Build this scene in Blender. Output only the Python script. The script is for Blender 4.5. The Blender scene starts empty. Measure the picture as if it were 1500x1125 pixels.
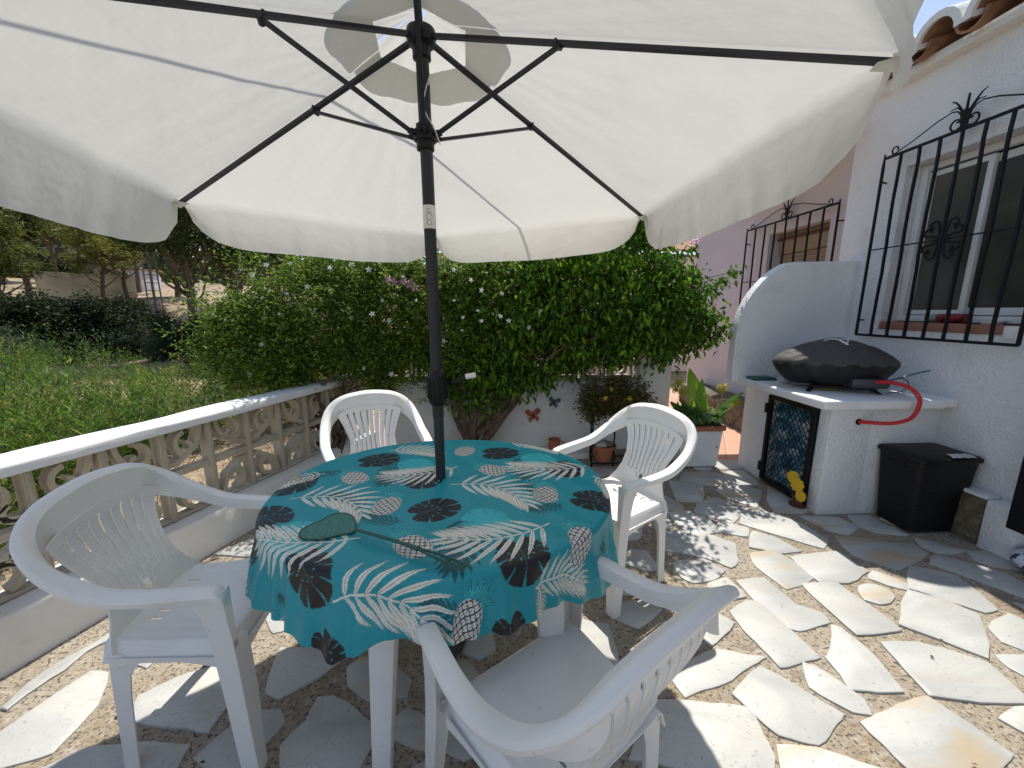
import bpy, bmesh, math, random
import numpy as np
from mathutils import Vector, Matrix
random.seed(7); RNG = np.random.default_rng(7)
sc = bpy.context.scene
R = math.radians
# ---------------------------------------------------------------- camera
H = 1.45; FPX = 573.0; PITCH = math.atan(109.5/FPX); YAW = R(-2.65)
cam_d = bpy.data.cameras.new('Camera'); cam = bpy.data.objects.new('Camera', cam_d)
sc.collection.objects.link(cam); sc.camera = cam
cam.location = (0, 0, H); cam.rotation_euler = (R(90)-PITCH, 0, YAW)
cam_d.sensor_width = 36; cam_d.lens = 36*FPX/1500; cam_d.clip_start = .05; cam_d.clip_end = 600
# ---------------------------------------------------------------- light
SUN = Vector((.10, .56, 1.0)).normalized()
w = bpy.data.worlds.new('World'); sc.world = w; w.use_nodes = True
nt = w.node_tree; bg = nt.nodes['Background']
sky = nt.nodes.new('ShaderNodeTexSky'); sky.sky_type = 'NISHITA'; sky.sun_disc = False
sky.sun_elevation = math.asin(SUN.z); sky.sun_rotation = math.atan2(SUN.x, SUN.y)
sky.air_density = 1.0; sky.dust_density = .4; sky.ozone_density = 1.2
hs_ = nt.nodes.new('ShaderNodeHueSaturation'); hs_.inputs['Saturation'].default_value = .78; nt.links.new(sky.outputs[0], hs_.inputs['Color']); nt.links.new(hs_.outputs[0], bg.inputs[0]); bg.inputs[1].default_value = .14
sl = bpy.data.lights.new('Sun', 'SUN'); sl.energy = 4.4; sl.angle = R(.5); sl.color = (1, .955, .88)
so = bpy.data.objects.new('Sun', sl); sc.collection.objects.link(so)
so.rotation_euler = SUN.to_track_quat('Z', 'Y').to_euler()
sc.view_settings.view_transform = 'Standard'; sc.view_settings.look = 'None'
sc.view_settings.exposure = .36; sc.view_settings.gamma = 1
# ---------------------------------------------------------------- measuring: photo pixel -> place in the world
def ray(px, py):
    u = (px-750)/FPX; v = -(py-562.5)/FPX
    f = math.cos(PITCH)+v*math.sin(PITCH); z = v*math.cos(PITCH)-math.sin(PITCH)
    c, s = math.cos(YAW), math.sin(YAW)
    return np.array([u*c-f*s, u*s+f*c, z])
def at(px, py, z=0): r = ray(px, py); return Vector(np.array([0, 0, H])+r*((z-H)/r[2]))
def atY(px, py, Y): r = ray(px, py); return Vector(np.array([0, 0, H])+r*(Y/r[1]))
def atX(px, py, X): r = ray(px, py); return Vector(np.array([0, 0, H])+r*(X/r[0]))
# ---------------------------------------------------------------- object helpers
COL = sc.collection
def setp(o, label=None, cat=None, group=None, kind=None):
    if label: o['label'] = label
    if cat: o['category'] = cat
    if group: o['group'] = group
    if kind: o['kind'] = kind
    return o
def thing(name, label, cat, loc=(0, 0, 0), rz=0, group=None):
    o = bpy.data.objects.new(name, None); COL.objects.link(o); o.location = loc; o.rotation_euler = (0, 0, rz)
    o.empty_display_size = .1
    return setp(o, label, cat, group)
def meshobj(name, verts, faces, mat, parent=None, smooth=True, ang=35):
    me = bpy.data.meshes.new(name); me.from_pydata([tuple(v) for v in verts], [], faces); me.validate()
    if mat: me.materials.append(mat)
    if smooth:
        me.polygons.foreach_set('use_smooth', [True]*len(me.polygons))
        try: me.set_sharp_from_angle(angle=R(ang))
        except Exception: pass
    o = bpy.data.objects.new(name, me); COL.objects.link(o)
    if parent: o.parent = parent
    return o
def copy_tree(o, parent=None):
    c = o.copy(); COL.objects.link(c); c.parent = parent
    for ch in list(o.children): copy_tree(ch, c)
    return c
class MB:
    def __init__(s): s.v = []; s.f = []
    def add(s, v, f):
        n = len(s.v); s.v += [tuple(a) for a in v]; s.f += [tuple(n+i for i in q) for q in f]; return s
    def box(s, lo, hi, M=None):
        x0, y0, z0 = lo; x1, y1, z1 = hi
        v = [(x0,y0,z0),(x1,y0,z0),(x1,y1,z0),(x0,y1,z0),(x0,y0,z1),(x1,y0,z1),(x1,y1,z1),(x0,y1,z1)]
        if M: v = [M @ Vector(a) for a in v]
        return s.add(v, [(0,3,2,1),(4,5,6,7),(0,1,5,4),(1,2,6,5),(2,3,7,6),(3,0,4,7)])
    def bbox(s, lo, hi, b=.006, M=None, seg=2):
        bm = bmesh.new(); bmesh.ops.create_cube(bm, size=1)
        for v in bm.verts: v.co = Vector([lo[i]+(v.co[i]+.5)*(hi[i]-lo[i]) for i in range(3)])
        bmesh.ops.bevel(bm, geom=bm.edges[:], offset=b, segments=seg, affect='EDGES', profile=.5)
        bm.verts.ensure_lookup_table(); bm.verts.index_update()
        v = [M @ a.co if M else a.co.copy() for a in bm.verts]
        s.add(v, [tuple(x.index for x in f.verts) for f in bm.faces]); bm.free(); return s
    def tube(s, pts, r, n=8, cap=True, flat=None):
        pts = [Vector(p) for p in pts]; m = len(pts)
        rr = r if hasattr(r, '__len__') else [r]*m
        T = [(pts[min(i+1, m-1)]-pts[max(i-1, 0)]).normalized() for i in range(m)]
        up = Vector((0, 0, 1)) if abs(T[0].z) < .9 else Vector((0, 1, 0))
        a = T[0].cross(up).normalized(); vs = []; fs = []
        for i in range(m):
            a = (a-T[i]*a.dot(T[i])).normalized(); b = T[i].cross(a)
            for k in range(n):
                t = 2*math.pi*(k+.5)/n
                fx = flat if flat else 1
                vs.append(pts[i]+(a*math.cos(t)+b*math.sin(t)*fx)*rr[i])
        for i in range(m-1):
            for k in range(n):
                k2 = (k+1) % n; fs.append((i*n+k, i*n+k2, (i+1)*n+k2, (i+1)*n+k))
        if cap: fs.append(tuple(range(n-1, -1, -1))); fs.append(tuple((m-1)*n+k for k in range(n)))
        return s.add(vs, fs)
    def lathe(s, prof, n=24, c=(0, 0, 0), sx=1, sy=1):
        vs = []; fs = []; m = len(prof)
        for r, z in prof:
            for k in range(n):
                t = 2*math.pi*k/n; vs.append((c[0]+r*sx*math.cos(t), c[1]+r*sy*math.sin(t), c[2]+z))
        for i in range(m-1):
            for k in range(n):
                k2 = (k+1) % n; fs.append((i*n+k, i*n+k2, (i+1)*n+k2, (i+1)*n+k))
        fs.append(tuple(range(n-1, -1, -1))); fs.append(tuple((m-1)*n+k for k in range(n)))
        return s.add(vs, fs)
    def prism(s, poly, M, t):       # poly in local xy, extruded 0..t along local z
        n = len(poly); v = [M @ Vector((p[0], p[1], 0)) for p in poly]+[M @ Vector((p[0], p[1], t)) for p in poly]
        return s.add(v, [tuple(range(n-1, -1, -1)), tuple(range(n, 2*n))]+[(i, (i+1) % n, n+(i+1) % n, n+i) for i in range(n)])
    def build(s, name, mat, parent=None, smooth=True, ang=35): return meshobj(name, s.v, s.f, mat, parent, smooth, ang)
def spline(P, n):
    P = [np.array(p, float) for p in P]; Q = [2*P[0]-P[1]]+P+[2*P[-1]-P[-2]]; out = []
    for i in range(1, len(Q)-2):
        for k in range(n):
            t = k/n; a, b, c, d = Q[i-1], Q[i], Q[i+1], Q[i+2]
            out.append(.5*(2*b+(c-a)*t+(2*a-5*b+4*c-d)*t*t+(3*b-a-3*c+d)*t**3))
    out.append(P[-1]); return out
def sstep(a, b, x): t = np.clip((x-a)/(b-a), 0, 1); return t*t*(3-2*t)
# ---------------------------------------------------------------- materials
def mat(name, col, rough=.6, metal=0, bump=None, var=None, attr=None, transl=0, spec=.5, coat=0, coord='Object'):
    m = bpy.data.materials.new(name); m.use_nodes = True; n = m.node_tree.nodes; l = m.node_tree.links
    b = n['Principled BSDF']; b.inputs['Base Color'].default_value = (*col, 1)
    b.inputs['Roughness'].default_value = rough; b.inputs['Metallic'].default_value = metal
    b.inputs['Specular IOR Level'].default_value = spec; b.inputs['Coat Weight'].default_value = coat
    tc = n.new('ShaderNodeTexCoord'); geo = n.new('ShaderNodeNewGeometry')
    P = tc.outputs['Object'] if coord == 'Object' else geo.outputs['Position']
    csock = None
    if attr:
        a = n.new('ShaderNodeAttribute'); a.attribute_name = attr; csock = a.outputs['Color']
    if var:      # list of (scale, colour2, lo, hi, detail)
        for sc_, c2, lo, hi in var:
            t = n.new('ShaderNodeTexNoise'); t.inputs['Scale'].default_value = sc_; t.inputs['Detail'].default_value = 6
            l.new(P, t.inputs['Vector'])
            r = n.new('ShaderNodeMapRange'); r.inputs[1].default_value = lo; r.inputs[2].default_value = hi
            l.new(t.outputs['Fac'], r.inputs[0])
            mx = n.new('ShaderNodeMix'); mx.data_type = 'RGBA'
            l.new(r.outputs[0], mx.inputs[0])
            if csock: l.new(csock, mx.inputs[6])
            else: mx.inputs[6].default_value = (*col, 1)
            mx.inputs[7].default_value = (*c2, 1); csock = mx.outputs[2]
    if csock: l.new(csock, b.inputs['Base Color'])
    if bump:     # list of (scale, strength, distance)
        prev = None
        for sc_, st, di in bump:
            t = n.new('ShaderNodeTexNoise'); t.inputs['Scale'].default_value = sc_; t.inputs['Detail'].default_value = 4
            l.new(P, t.inputs['Vector'])
            bp = n.new('ShaderNodeBump'); bp.inputs['Strength'].default_value = st; bp.inputs['Distance'].default_value = di
            l.new(t.outputs['Fac'], bp.inputs['Height'])
            if prev: l.new(prev, bp.inputs['Normal'])
            prev = bp.outputs[0]
        l.new(prev, b.inputs['Normal'])
    if transl:
        tr = n.new('ShaderNodeBsdfTranslucent'); mx = n.new('ShaderNodeMixShader'); mx.inputs[0].default_value = transl
        if csock: l.new(csock, tr.inputs[0])
        else: tr.inputs[0].default_value = (*col, 1)
        if bump: l.new(prev, tr.inputs['Normal'])
        l.new(b.outputs[0], mx.inputs[1]); l.new(tr.outputs[0], mx.inputs[2])
        l.new(mx.outputs[0], n['Material Output'].inputs[0])
    return m
M = {}
M['stucco'] = mat('white_stucco', (.76, .765, .77), .85, bump=[(62, .75, .016), (17, .35, .02)], var=[(1.7, (.66, .665, .67), .5, .8), (4, (.60, .58, .54), .60, .82)], coord='W')
M['plaster'] = mat('white_painted_plaster', (.76, .75, .73), .8, bump=[(14, .25, .02), (120, .15, .004)], var=[(2.5, (.66, .63, .57), .5, .75), (9, (.6, .57, .5), .62, .8)], coord='W')
M['smoothwhite'] = mat('smooth_white_masonry_paint', (.78, .78, .78), .6, bump=[(9, .2, .02)], var=[(4, (.7, .7, .68), .5, .75)], coord='W')
M['pink'] = mat('pale_pink_render', (.55, .52, .545), .85, bump=[(60, .25, .01)], var=[(1.2, (.53, .50, .53), .45, .75)], coord='W')
M['beige'] = mat('beige_render', (.72, .60, .42), .85, bump=[(20, .3, .02)], var=[(1, (.45, .36, .27), .45, .7)], coord='W')
M['iron'] = mat('black_wrought_iron', (.008, .008, .010), .55, metal=0, spec=.25, bump=[(60, .2, .003)])
M['plastic'] = mat('white_moulded_plastic', (.80, .79, .77), .38, bump=[(260, .06, .001), (30, .05, .002)], var=[(6, (.72, .71, .68), .45, .8), (45, (.66, .64, .58), .66, .76)])
M['canopy'] = mat('cream_polyester_canopy', (.74, .725, .675), .8, transl=.33, bump=[(3, .5, .05), (11, .22, .012), (220, .1, .001)], var=[(2.0, (.68, .66, .61), .55, .85)])
M['pole'] = mat('anthracite_painted_steel', (.022, .024, .028), .45, spec=.35)
M['blackpl'] = mat('black_plastic', (.008, .008, .010), .45, spec=.3)
M['block'] = mat('sandy_concrete_screen_block', (.52, .455, .36), .9, bump=[(80, .5, .006)], var=[(5, (.40, .34, .25), .45, .7)], coord='W')
M['terracotta'] = mat('terracotta', (.42, .145, .07), .75, bump=[(50, .2, .004)], var=[(8, (.33, .12, .06), .45, .75)])
M['sill'] = mat('terracotta_sill_tile', (.33, .15, .10), .7, var=[(6, (.26, .11, .07), .4, .7)])
M['bark'] = mat('grey_brown_bark', (.16, .115, .075), .95, bump=[(25, .8, .02)], var=[(12, (.08, .055, .035), .4, .7)])
M['leaf'] = mat('green_leaf', (.06, .12, .02), .5, attr='tint', transl=.42, spec=.22)
M['petalw'] = mat('white_petal', (.85, .85, .82), .6, transl=.35)
M['petalp'] = mat('pink_petal', (.75, .42, .55), .6, transl=.35)
M['petaly'] = mat('yellow_petal', (.85, .55, .03), .6, transl=.2)
M['cover'] = mat('charcoal_vinyl_cover', (.065, .062, .058), .65, spec=.3, bump=[(7, .5, .04), (18, .2, .008)])
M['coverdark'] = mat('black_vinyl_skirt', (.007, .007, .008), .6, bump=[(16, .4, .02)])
M['hose'] = mat('red_rubber_hose', (.5, .012, .015), .4)
M['teal'] = mat('teal_plastic', (.02, .17, .15), .4)
M['tealsw'] = mat('dark_teal_plastic', (.02, .09, .07), .45)
M['wframe'] = mat('white_window_frame', (.72, .72, .70), .4)
M['glass'] = mat('dark_window_glass', (.055, .053, .045), .15, spec=.5, var=[(1.5, (.13, .12, .095), .4, .7)])
M['wood'] = mat('brown_varnished_wood', (.10, .04, .02), .55)
M['shutter'] = mat('tan_roller_shutter', (.30, .22, .14), .6)
M['stoneplinth'] = mat('rough_brown_plinth', (.17, .145, .095), .95, bump=[(22, .9, .03)], var=[(14, (.08, .065, .04), .4, .65), (30, (.3, .26, .19), .6, .75)], coord='W')
M['soil'] = mat('dark_soil', (.06, .045, .03), 1, bump=[(40, .8, .02)])
M['dirt'] = mat('dry_ochre_earth', (.33, .245, .16), 1, bump=[(2, .6, .3), (15, .8, .05)], var=[(.5, (.22, .16, .10), .45, .65), (4, (.42, .33, .22), .5, .7)], coord='W')
M['tile'] = None
M['mortar'] = mat('white_mortar', (.7, .7, .68), .9, bump=[(40, .5, .01)], coord='W')
M['rooftile'] = mat('clay_roof_tile', (.36, .19, .11), .85, bump=[(30, .4, .01)], var=[(9, (.2, .1, .06), .45, .7)], coord='W')
# ---------------------------------------------------------------- ground
def veg_h(x, y):        # garden and hillside height
    r = np.hypot(x, y); az = np.degrees(np.arctan2(-x, y))     # az>0 to the left
    left = sstep(-8, 12, az)
    n = .12*np.sin(x*.9+1.3*np.sin(y*.6))+.1*np.sin(y*1.1+x*.4)
    hl = -.55+2.6*sstep(25, 33, r)+2.2*sstep(34, 60, r)+7*sstep(60, 160, r)+n*sstep(4, 9, r)
    hill = hl*left+(-.12)*(1-left)
    return hill
def terrain():
    rs = np.concatenate([np.linspace(.6, 12, 40), np.geomspace(12.5, 420, 70)]); ths = np.linspace(0, 2*math.pi, 220, endpoint=False)
    V = [(0, 0, -.12)]; F = []
    for r in rs:
        x = r*np.sin(ths); y = r*np.cos(ths); z = veg_h(x, y)
        # keep under the patio
        inside = (x > -2.95+.33*(y+.2)*.98) & (x < 14) & (y > -7) & (y < 16)
        z = np.where(inside, np.minimum(z, -.12), z)
        V += list(zip(x, y, z))
    n = len(ths)
    for k in range(n): F.append((0, 1+(k+1) % n, 1+k))
    for i in range(len(rs)-1):
        for k in range(n):
            k2 = (k+1) % n; F.append((1+i*n+k, 1+i*n+k2, 1+(i+1)*n+k2, 1+(i+1)*n+k))
    F = [tuple(reversed(f)) for f in F]
    return setp(meshobj('ground', V, F, M['dirt']), kind='structure')
terrain()
# balustrade line: inner foot of the low wall
BP = Vector((-1.98, 1.40, 0)); BD = Vector((.31, .951, 0)).normalized(); BN = Vector((BD.y, -BD.x, 0))   # BN points to the patio
def bl(t, off, z=0): return BP+BD*t-BN*off+Vector((0, 0, z))   # off>0 outwards
YB = 3.45        # back edge of the marble paving
# paved patio slab
A0 = bl(-4.2, -.0); A1 = bl((3.95-BP.y)/BD.y, 0)
pv = MB(); poly = [(A0.x, A0.y), (6.0, A0.y), (6.0, 3.95), (A1.x, A1.y)]
pv.prism(poly, Matrix.Translation((0, 0, -.15)), .15)
m = mat('pebbly_mortar_bed', (.37, .315, .24), .95, bump=[(55, 1, .012), (150, .8, .005)],
        var=[(1.8, (.30, .235, .15), .45, .65), (22, (.45, .40, .33), .5, .7), (70, (.12, .10, .08), .54, .62), (9, (.22, .18, .14), .55, .72)], coord='W')
setp(pv.build('patio_ground', m, smooth=False), kind='structure')
# ---- marble crazy paving
def marble():
    m = bpy.data.materials.new('white_marble_flagstone'); m.use_nodes = True; n = m.node_tree.nodes; l = m.node_tree.links
    b = n['Principled BSDF']; b.inputs['Roughness'].default_value = .55
    geo = n.new('ShaderNodeNewGeometry'); at_ = n.new('ShaderNodeAttribute'); at_.attribute_name = 'tint'
    add = n.new('ShaderNodeVectorMath'); add.operation = 'MULTIPLY_ADD'; add.inputs[1].default_value = (40, 40, 40)
    l.new(at_.outputs['Color'], add.inputs[0]); l.new(geo.outputs['Position'], add.inputs[2])
    mp = n.new('ShaderNodeMapping'); mp.inputs['Scale'].default_value = (1, 2.6, 1); mp.inputs['Rotation'].default_value = (0, 0, .6)
    l.new(add.outputs[0], mp.inputs[0])
    def noise(s, d=6, dist=0, v=None):
        t = n.new('ShaderNodeTexNoise'); t.inputs['Scale'].default_value = s; t.inputs['Detail'].default_value = d
        t.inputs['Distortion'].default_value = dist; l.new(v or mp.outputs[0], t.inputs['Vector']); return t.outputs['Fac']
    def ramp(f, lo, hi):
        r = n.new('ShaderNodeMapRange'); r.inputs[1].default_value = lo; r.inputs[2].default_value = hi; l.new(f, r.inputs[0]); return r.outputs[0]
    def mix(f, c1, c2):
        x = n.new('ShaderNodeMix'); x.data_type = 'RGBA'; l.new(f, x.inputs[0])
        if isinstance(c1, tuple): x.inputs[6].default_value = (*c1, 1)
        else: l.new(c1, x.inputs[6])
        if isinstance(c2, tuple): x.inputs[7].default_value = (*c2, 1)
        else: l.new(c2, x.inputs[7])
        return x.outputs[2]
    sep = n.new('ShaderNodeSeparateColor'); l.new(at_.outputs['Color'], sep.inputs[0])
    base = mix(sep.outputs[0], (.545, .54, .505), (.46, .455, .425))
    c = mix(ramp(noise(1.7, 7, 1.0), .42, .72), base, (.36, .365, .355))
    vr = noise(2.3, 9, 1.8)
    va = n.new('ShaderNodeMath'); va.operation = 'SUBTRACT'; va.inputs[1].default_value = .5; l.new(vr, va.inputs[0])
    vb = n.new('ShaderNodeMath'); vb.operation = 'ABSOLUTE'; l.new(va.outputs[0], vb.inputs[0])
    c = mix(ramp(vb.outputs[0], .007, .0), c, (.42, .42, .40))
    st = n.new('ShaderNodeMath'); st.operation = 'MULTIPLY'; l.new(ramp(noise(2.6, 4, .5), .5, .75), st.inputs[0]); l.new(sep.outputs[1], st.inputs[1])
    c = mix(st.outputs[0], c, (.46, .33, .16))
    c = mix(ramp(noise(70, 3, 0, geo.outputs['Position']), .62, .72), c, (.36, .34, .30))
    l.new(c, b.inputs['Base Color'])
    bp = n.new('ShaderNodeBump'); bp.inputs['Strength'].default_value = .35; bp.inputs['Distance'].default_value = .004
    l.new(noise(26, 5, .3, geo.outputs['Position']), bp.inputs['Height']); l.new(bp.outputs[0], b.inputs['Normal'])
    return m
ST = {}
def S3(s): return [(900+x/2.32, 640+y/2.32) for x, y in s]
def S4(s): return [(x/2.5, 850+y/2.5) for x, y in s]
stones_px = [S3(s) for s in [
 [(345,80),(432,78),(440,105),(350,110)], [(385,118),(436,114),(490,160),(410,165),(380,140)],
 [(350,180),(378,158),(440,166),(497,182),(480,238),(430,220),(385,205)], [(190,150),(300,160),(295,218),(215,215)],
 [(305,118),(370,125),(385,150),(340,163),(225,146),(240,122)], [(340,205),(440,238),(400,290),(275,250),(290,225)],
 [(450,242),(590,270),(718,345),(705,375),(430,292)], [(355,288),(450,308),(448,335),(360,318)],
 [(475,322),(540,340),(628,385),(570,390),(463,372)], [(135,215),(170,200),(232,235),(220,248),(150,238)],
 [(185,258),(235,248),(310,275),(350,320),(275,330),(230,305)], [(140,258),(180,272),(192,305),(140,312)],
 [(165,325),(280,320),(405,362),(410,420),(390,440),(310,405),(150,380)], [(205,430),(300,415),(370,455),(330,480),(270,490),(235,475)],
 [(55,385),(110,390),(140,440),(120,450),(45,430)], [(330,500),(380,480),(440,540),(300,555)],
 [(420,490),(515,482),(610,570),(690,590),(722,625),(625,650),(590,640),(500,570)], [(465,398),(520,388),(560,395),(680,470),(585,512),(530,470),(490,440)],
 [(605,408),(760,388),(855,455),(790,490),(700,490)], [(645,503),(755,495),(965,650),(820,665)],
 [(838,518),(855,506),(885,504),(925,518),(942,540),(930,556),(900,562),(855,550)], [(885,455),(985,495),(990,515),(870,480)],
 [(1010,440),(1160,470),(1210,510),(1290,580),(1250,590),(1070,530),(1010,515)], [(755,335),(1020,368),(1060,395),(965,445),(815,400),(780,365)],
 [(1005,525),(1120,555),(1235,605),(1265,745),(1130,690),(975,635)], [(915,700),(1050,705),(1190,745),(1260,765),(1390,880),(1385,895),(1075,875),(975,760)],
 [(400,595),(455,560),(490,565),(690,740),(560,775)], [(740,645),(770,650),(850,720),(970,855),(800,850),(770,800),(725,745),(752,720)],
 [(265,600),(290,575),(400,630),(330,700),(262,650)], [(-10,575),(90,555),(155,585),(80,640),(0,610)],
 [(190,800),(345,725),(510,750),(440,785),(250,880)], [(500,785),(770,940),(680,1030),(560,1000),(412,875)],
 [(650,770),(690,785),(830,880),(858,932),(800,920),(675,850)], [(850,970),(1065,885),(1345,1075),(1240,1150),(1010,1125)],
 [(150,900),(455,920),(530,1080),(525,1125),(370,1132),(60,1090)], [(568,1047),(700,1070),(1050,1160),(590,1165)],
 [(1285,650),(1340,600),(1420,640),(1430,735),(1320,690)], [(1310,745),(1430,745),(1440,830),(1350,780)], [(1315,955),(1392,920),(1450,940),(1440,1020)],
 [(1100,402),(1240,440),(1320,460),(1392,500),(1400,545),(1230,480),(1080,430)], [(1210,390),(1420,395),(1430,445),(1300,440),(1230,415)],
 [(1030,345),(1200,385),(1100,392),(1050,370)], [(800,268),(870,268),(900,290),(990,330),(890,320),(830,300)],
 [(640,270),(760,275),(825,305),(790,330),(720,310)], [(525,170),(600,200),(660,245),(640,255),(545,255),(525,215)],
 [(240,680),(262,690),(268,703),(240,700)]]]
stones_px += [S4(s) for s in [
 [(20,455),(130,360),(415,185),(430,205),(300,270),(45,460)], [(-80,600),(0,560),(320,340),(385,345),(340,460),(190,620),(0,672)],
 [(150,692),(330,612),(680,603),(630,688),(600,760),(130,740)], [(515,420),(680,350),(860,305),(880,370),(760,545),(560,510),(505,505)],
 [(1030,250),(1240,255),(1230,300),(1030,420),(985,400)], [(725,640),(910,490),(1010,480),(1030,520),(860,688),(760,660)],
 [(1040,600),(1130,520),(1165,435),(1220,430),(1340,520),(1350,600),(1260,740),(1040,750)], [(1280,320),(1330,285),(1400,290),(1500,360),(1480,420),(1350,420),(1290,380)],
 [(1460,500),(1500,480),(1560,520),(1550,610),(1460,570)], [(1560,330),(1700,300),(1760,360),(1640,420)], [(1600,480),(1800,440),(1850,560),(1700,640),(1620,600)]]]
polys = [[(at(px, py, .008).x, at(px, py, .008).y) for px, py in s] for s in stones_px]
def inpoly(p, P):
    c = False; j = len(P)-1
    for i in range(len(P)):
        if (P[i][1] > p[1]) != (P[j][1] > p[1]) and p[0] < (P[j][0]-P[i][0])*(p[1]-P[i][1])/(P[j][1]-P[i][1]+1e-12)+P[i][0]: c = not c
        j = i
    return c
def segd(p, a, b):
    ax, ay = a; bx, by = b; dx, dy = bx-ax, by-ay; t = max(0, min(1, ((p[0]-ax)*dx+(p[1]-ay)*dy)/(dx*dx+dy*dy+1e-12)))
    return math.hypot(p[0]-ax-t*dx, p[1]-ay-t*dy)
def free(P, gap, others):
    cx = sum(p[0] for p in P)/len(P); cy = sum(p[1] for p in P)/len(P); rr = max(math.hypot(p[0]-cx, p[1]-cy) for p in P)
    for (O, ox, oy, orr) in others:
        if math.hypot(cx-ox, cy-oy) > rr+orr+gap: continue
        if inpoly((cx, cy), O) or inpoly((ox, oy), P): return False
        for p in P:
            if inpoly(p, O) or min(segd(p, O[i], O[(i+1) % len(O)]) for i in range(len(O))) < gap: return False
        for p in O:
            if inpoly(p, P) or min(segd(p, P[i], P[(i+1) % len(P)]) for i in range(len(P))) < gap: return False
    return True
def info(P):
    cx = sum(p[0] for p in P)/len(P); cy = sum(p[1] for p in P)/len(P)
    return (P, cx, cy, max(math.hypot(p[0]-cx, p[1]-cy) for p in P))
infos = [info(P) for P in polys]
rnd = random.Random(3)
for size, tries in ((.30, 500), (.22, 900), (.15, 1500), (.10, 1500), (.07, 1500)):
    for _ in range(tries):
        cx = rnd.uniform(-3.2, 5.5); cy = rnd.uniform(-2.2, YB-.08); a0 = rnd.uniform(0, 6.28); n = rnd.choice([4, 4, 5, 5, 6])
        el = rnd.uniform(1, 1.7); ph = rnd.uniform(0, 3.14)
        P = []
        for k in range(n):
            t = a0+2*math.pi*(k+rnd.uniform(-.22, .22))/n; r = size*rnd.uniform(.75, 1.1)
            x, y = r*math.cos(t)*el, r*math.sin(t)/el; P.append((cx+x*math.cos(ph)-y*math.sin(ph), cy+x*math.sin(ph)+y*math.cos(ph)))
        if any(p[1] > YB or (Vector((p[0], p[1], 0))-BP).dot(BN) < .04 or p[0] > 5.8 or (p[1] > 1.95 and p[0] > 3.05) for p in P): continue
        if free(P, .040, infos): infos.append(info(P))
V = []; F = []; TI = []
for (P, cx, cy, rr) in infos:
    ar = sum(P[i][0]*P[(i+1) % len(P)][1]-P[(i+1) % len(P)][0]*P[i][1] for i in range(len(P)))
    if ar < 0: P = P[::-1]
    Q = []
    for i in range(len(P)):
        a = Vector(P[i]); b = Vector(P[(i+1) % len(P)]); L = (b-a).length; k = max(2, int(L/.03)); nrm = Vector((b.y-a.y, a.x-b.x))/(L+1e-9)
        ph = rnd.uniform(0, 6)
        for j in range(k):
            t = j/k; q = a.lerp(b, t)+nrm*(rnd.uniform(-.0022, .0022)+.003*math.sin(ph+t*7)*math.sin(math.pi*t))
            Q.append(q)
    # soften the corners
    N = len(Q); Q = [Q[i]*.88+(Q[i-1]+Q[(i+1) % N])*.06 for i in range(N)]
    Q = [q+(q-Vector((cx, cy))).normalized()*.017 for q in Q]
    z = .007+rnd.uniform(0, .003); tx, ty = rnd.uniform(-.006, .006), rnd.uniform(-.006, .006); base = len(V)
    c = Vector((cx, cy))
    for k, (ins, zz) in enumerate(((0, -.003), (.001, z-.002), (.005, z))):
        for i in range(N):
            e = Q[(i+1) % N]-Q[i-1]; nn = Vector((-e.y, e.x)); nn = nn/(nn.length+1e-9); q = Q[i]+nn*ins
            V.append((q.x, q.y, zz+((q.x-cx)*tx+(q.y-cy)*ty if k else 0)))
    for k in (0, 1):
        for i in range(N):
            j = (i+1) % N; F.append((base+k*N+i, base+k*N+j, base+(k+1)*N+j, base+(k+1)*N+i))
    F.append(tuple(base+2*N+i for i in range(N)))
    t = (rnd.random()*.9, 1 if rnd.random() < .4 else rnd.random()*.3, rnd.random()); TI += [t]*(3*N)
o = meshobj('flagstones', V, F, marble(), smooth=True, ang=30); setp(o, kind='structure')
ca = o.data.color_attributes.new('tint', 'FLOAT_COLOR', 'POINT')
ca.data.foreach_set('color', np.array([(*t, 1) for t in TI], dtype=np.float32).ravel())
LITTER = [(rnd.uniform(-1.9, 2.9), rnd.uniform(.9, 3.4), .016) for _ in range(45)]+[(1.0+rnd.gauss(0, .3), 2.7+rnd.gauss(0, .3), .016) for _ in range(30)]
# ---- terracotta tiled passage beyond the paving
def tilemat():
    m = bpy.data.materials.new('terracotta_floor_tile'); m.use_nodes = True; n = m.node_tree.nodes; l = m.node_tree.links
    b = n['Principled BSDF']; b.inputs['Roughness'].default_value = .6
    g = n.new('ShaderNodeNewGeometry'); mp = n.new('ShaderNodeMapping'); mp.inputs['Rotation'].default_value = (0, 0, .5); l.new(g.outputs['Position'], mp.inputs[0])
    br = n.new('ShaderNodeTexBrick'); br.offset = 0; br.inputs['Scale'].default_value = 1; br.inputs['Brick Width'].default_value = .3; br.inputs['Row Height'].default_value = .3
    br.inputs['Mortar Size'].default_value = .006; br.inputs['Color1'].default_value = (.50, .27, .17, 1); br.inputs['Color2'].default_value = (.56, .31, .2, 1); br.inputs['Mortar'].default_value = (.33, .2, .14, 1)
    l.new(mp.outputs[0], br.inputs['Vector']); l.new(br.outputs[0], b.inputs['Base Color']); return m
M['tile'] = tilemat()
tm = MB(); tm.box((1.83, YB+.02, -.02), (3.35, 9.5, .004)); tm.box((-2.2, 4.06, -.02), (1.826, 9.5, .004))
setp(tm.build('terrace_tiles', M['tile'], smooth=False), kind='structure')
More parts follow.
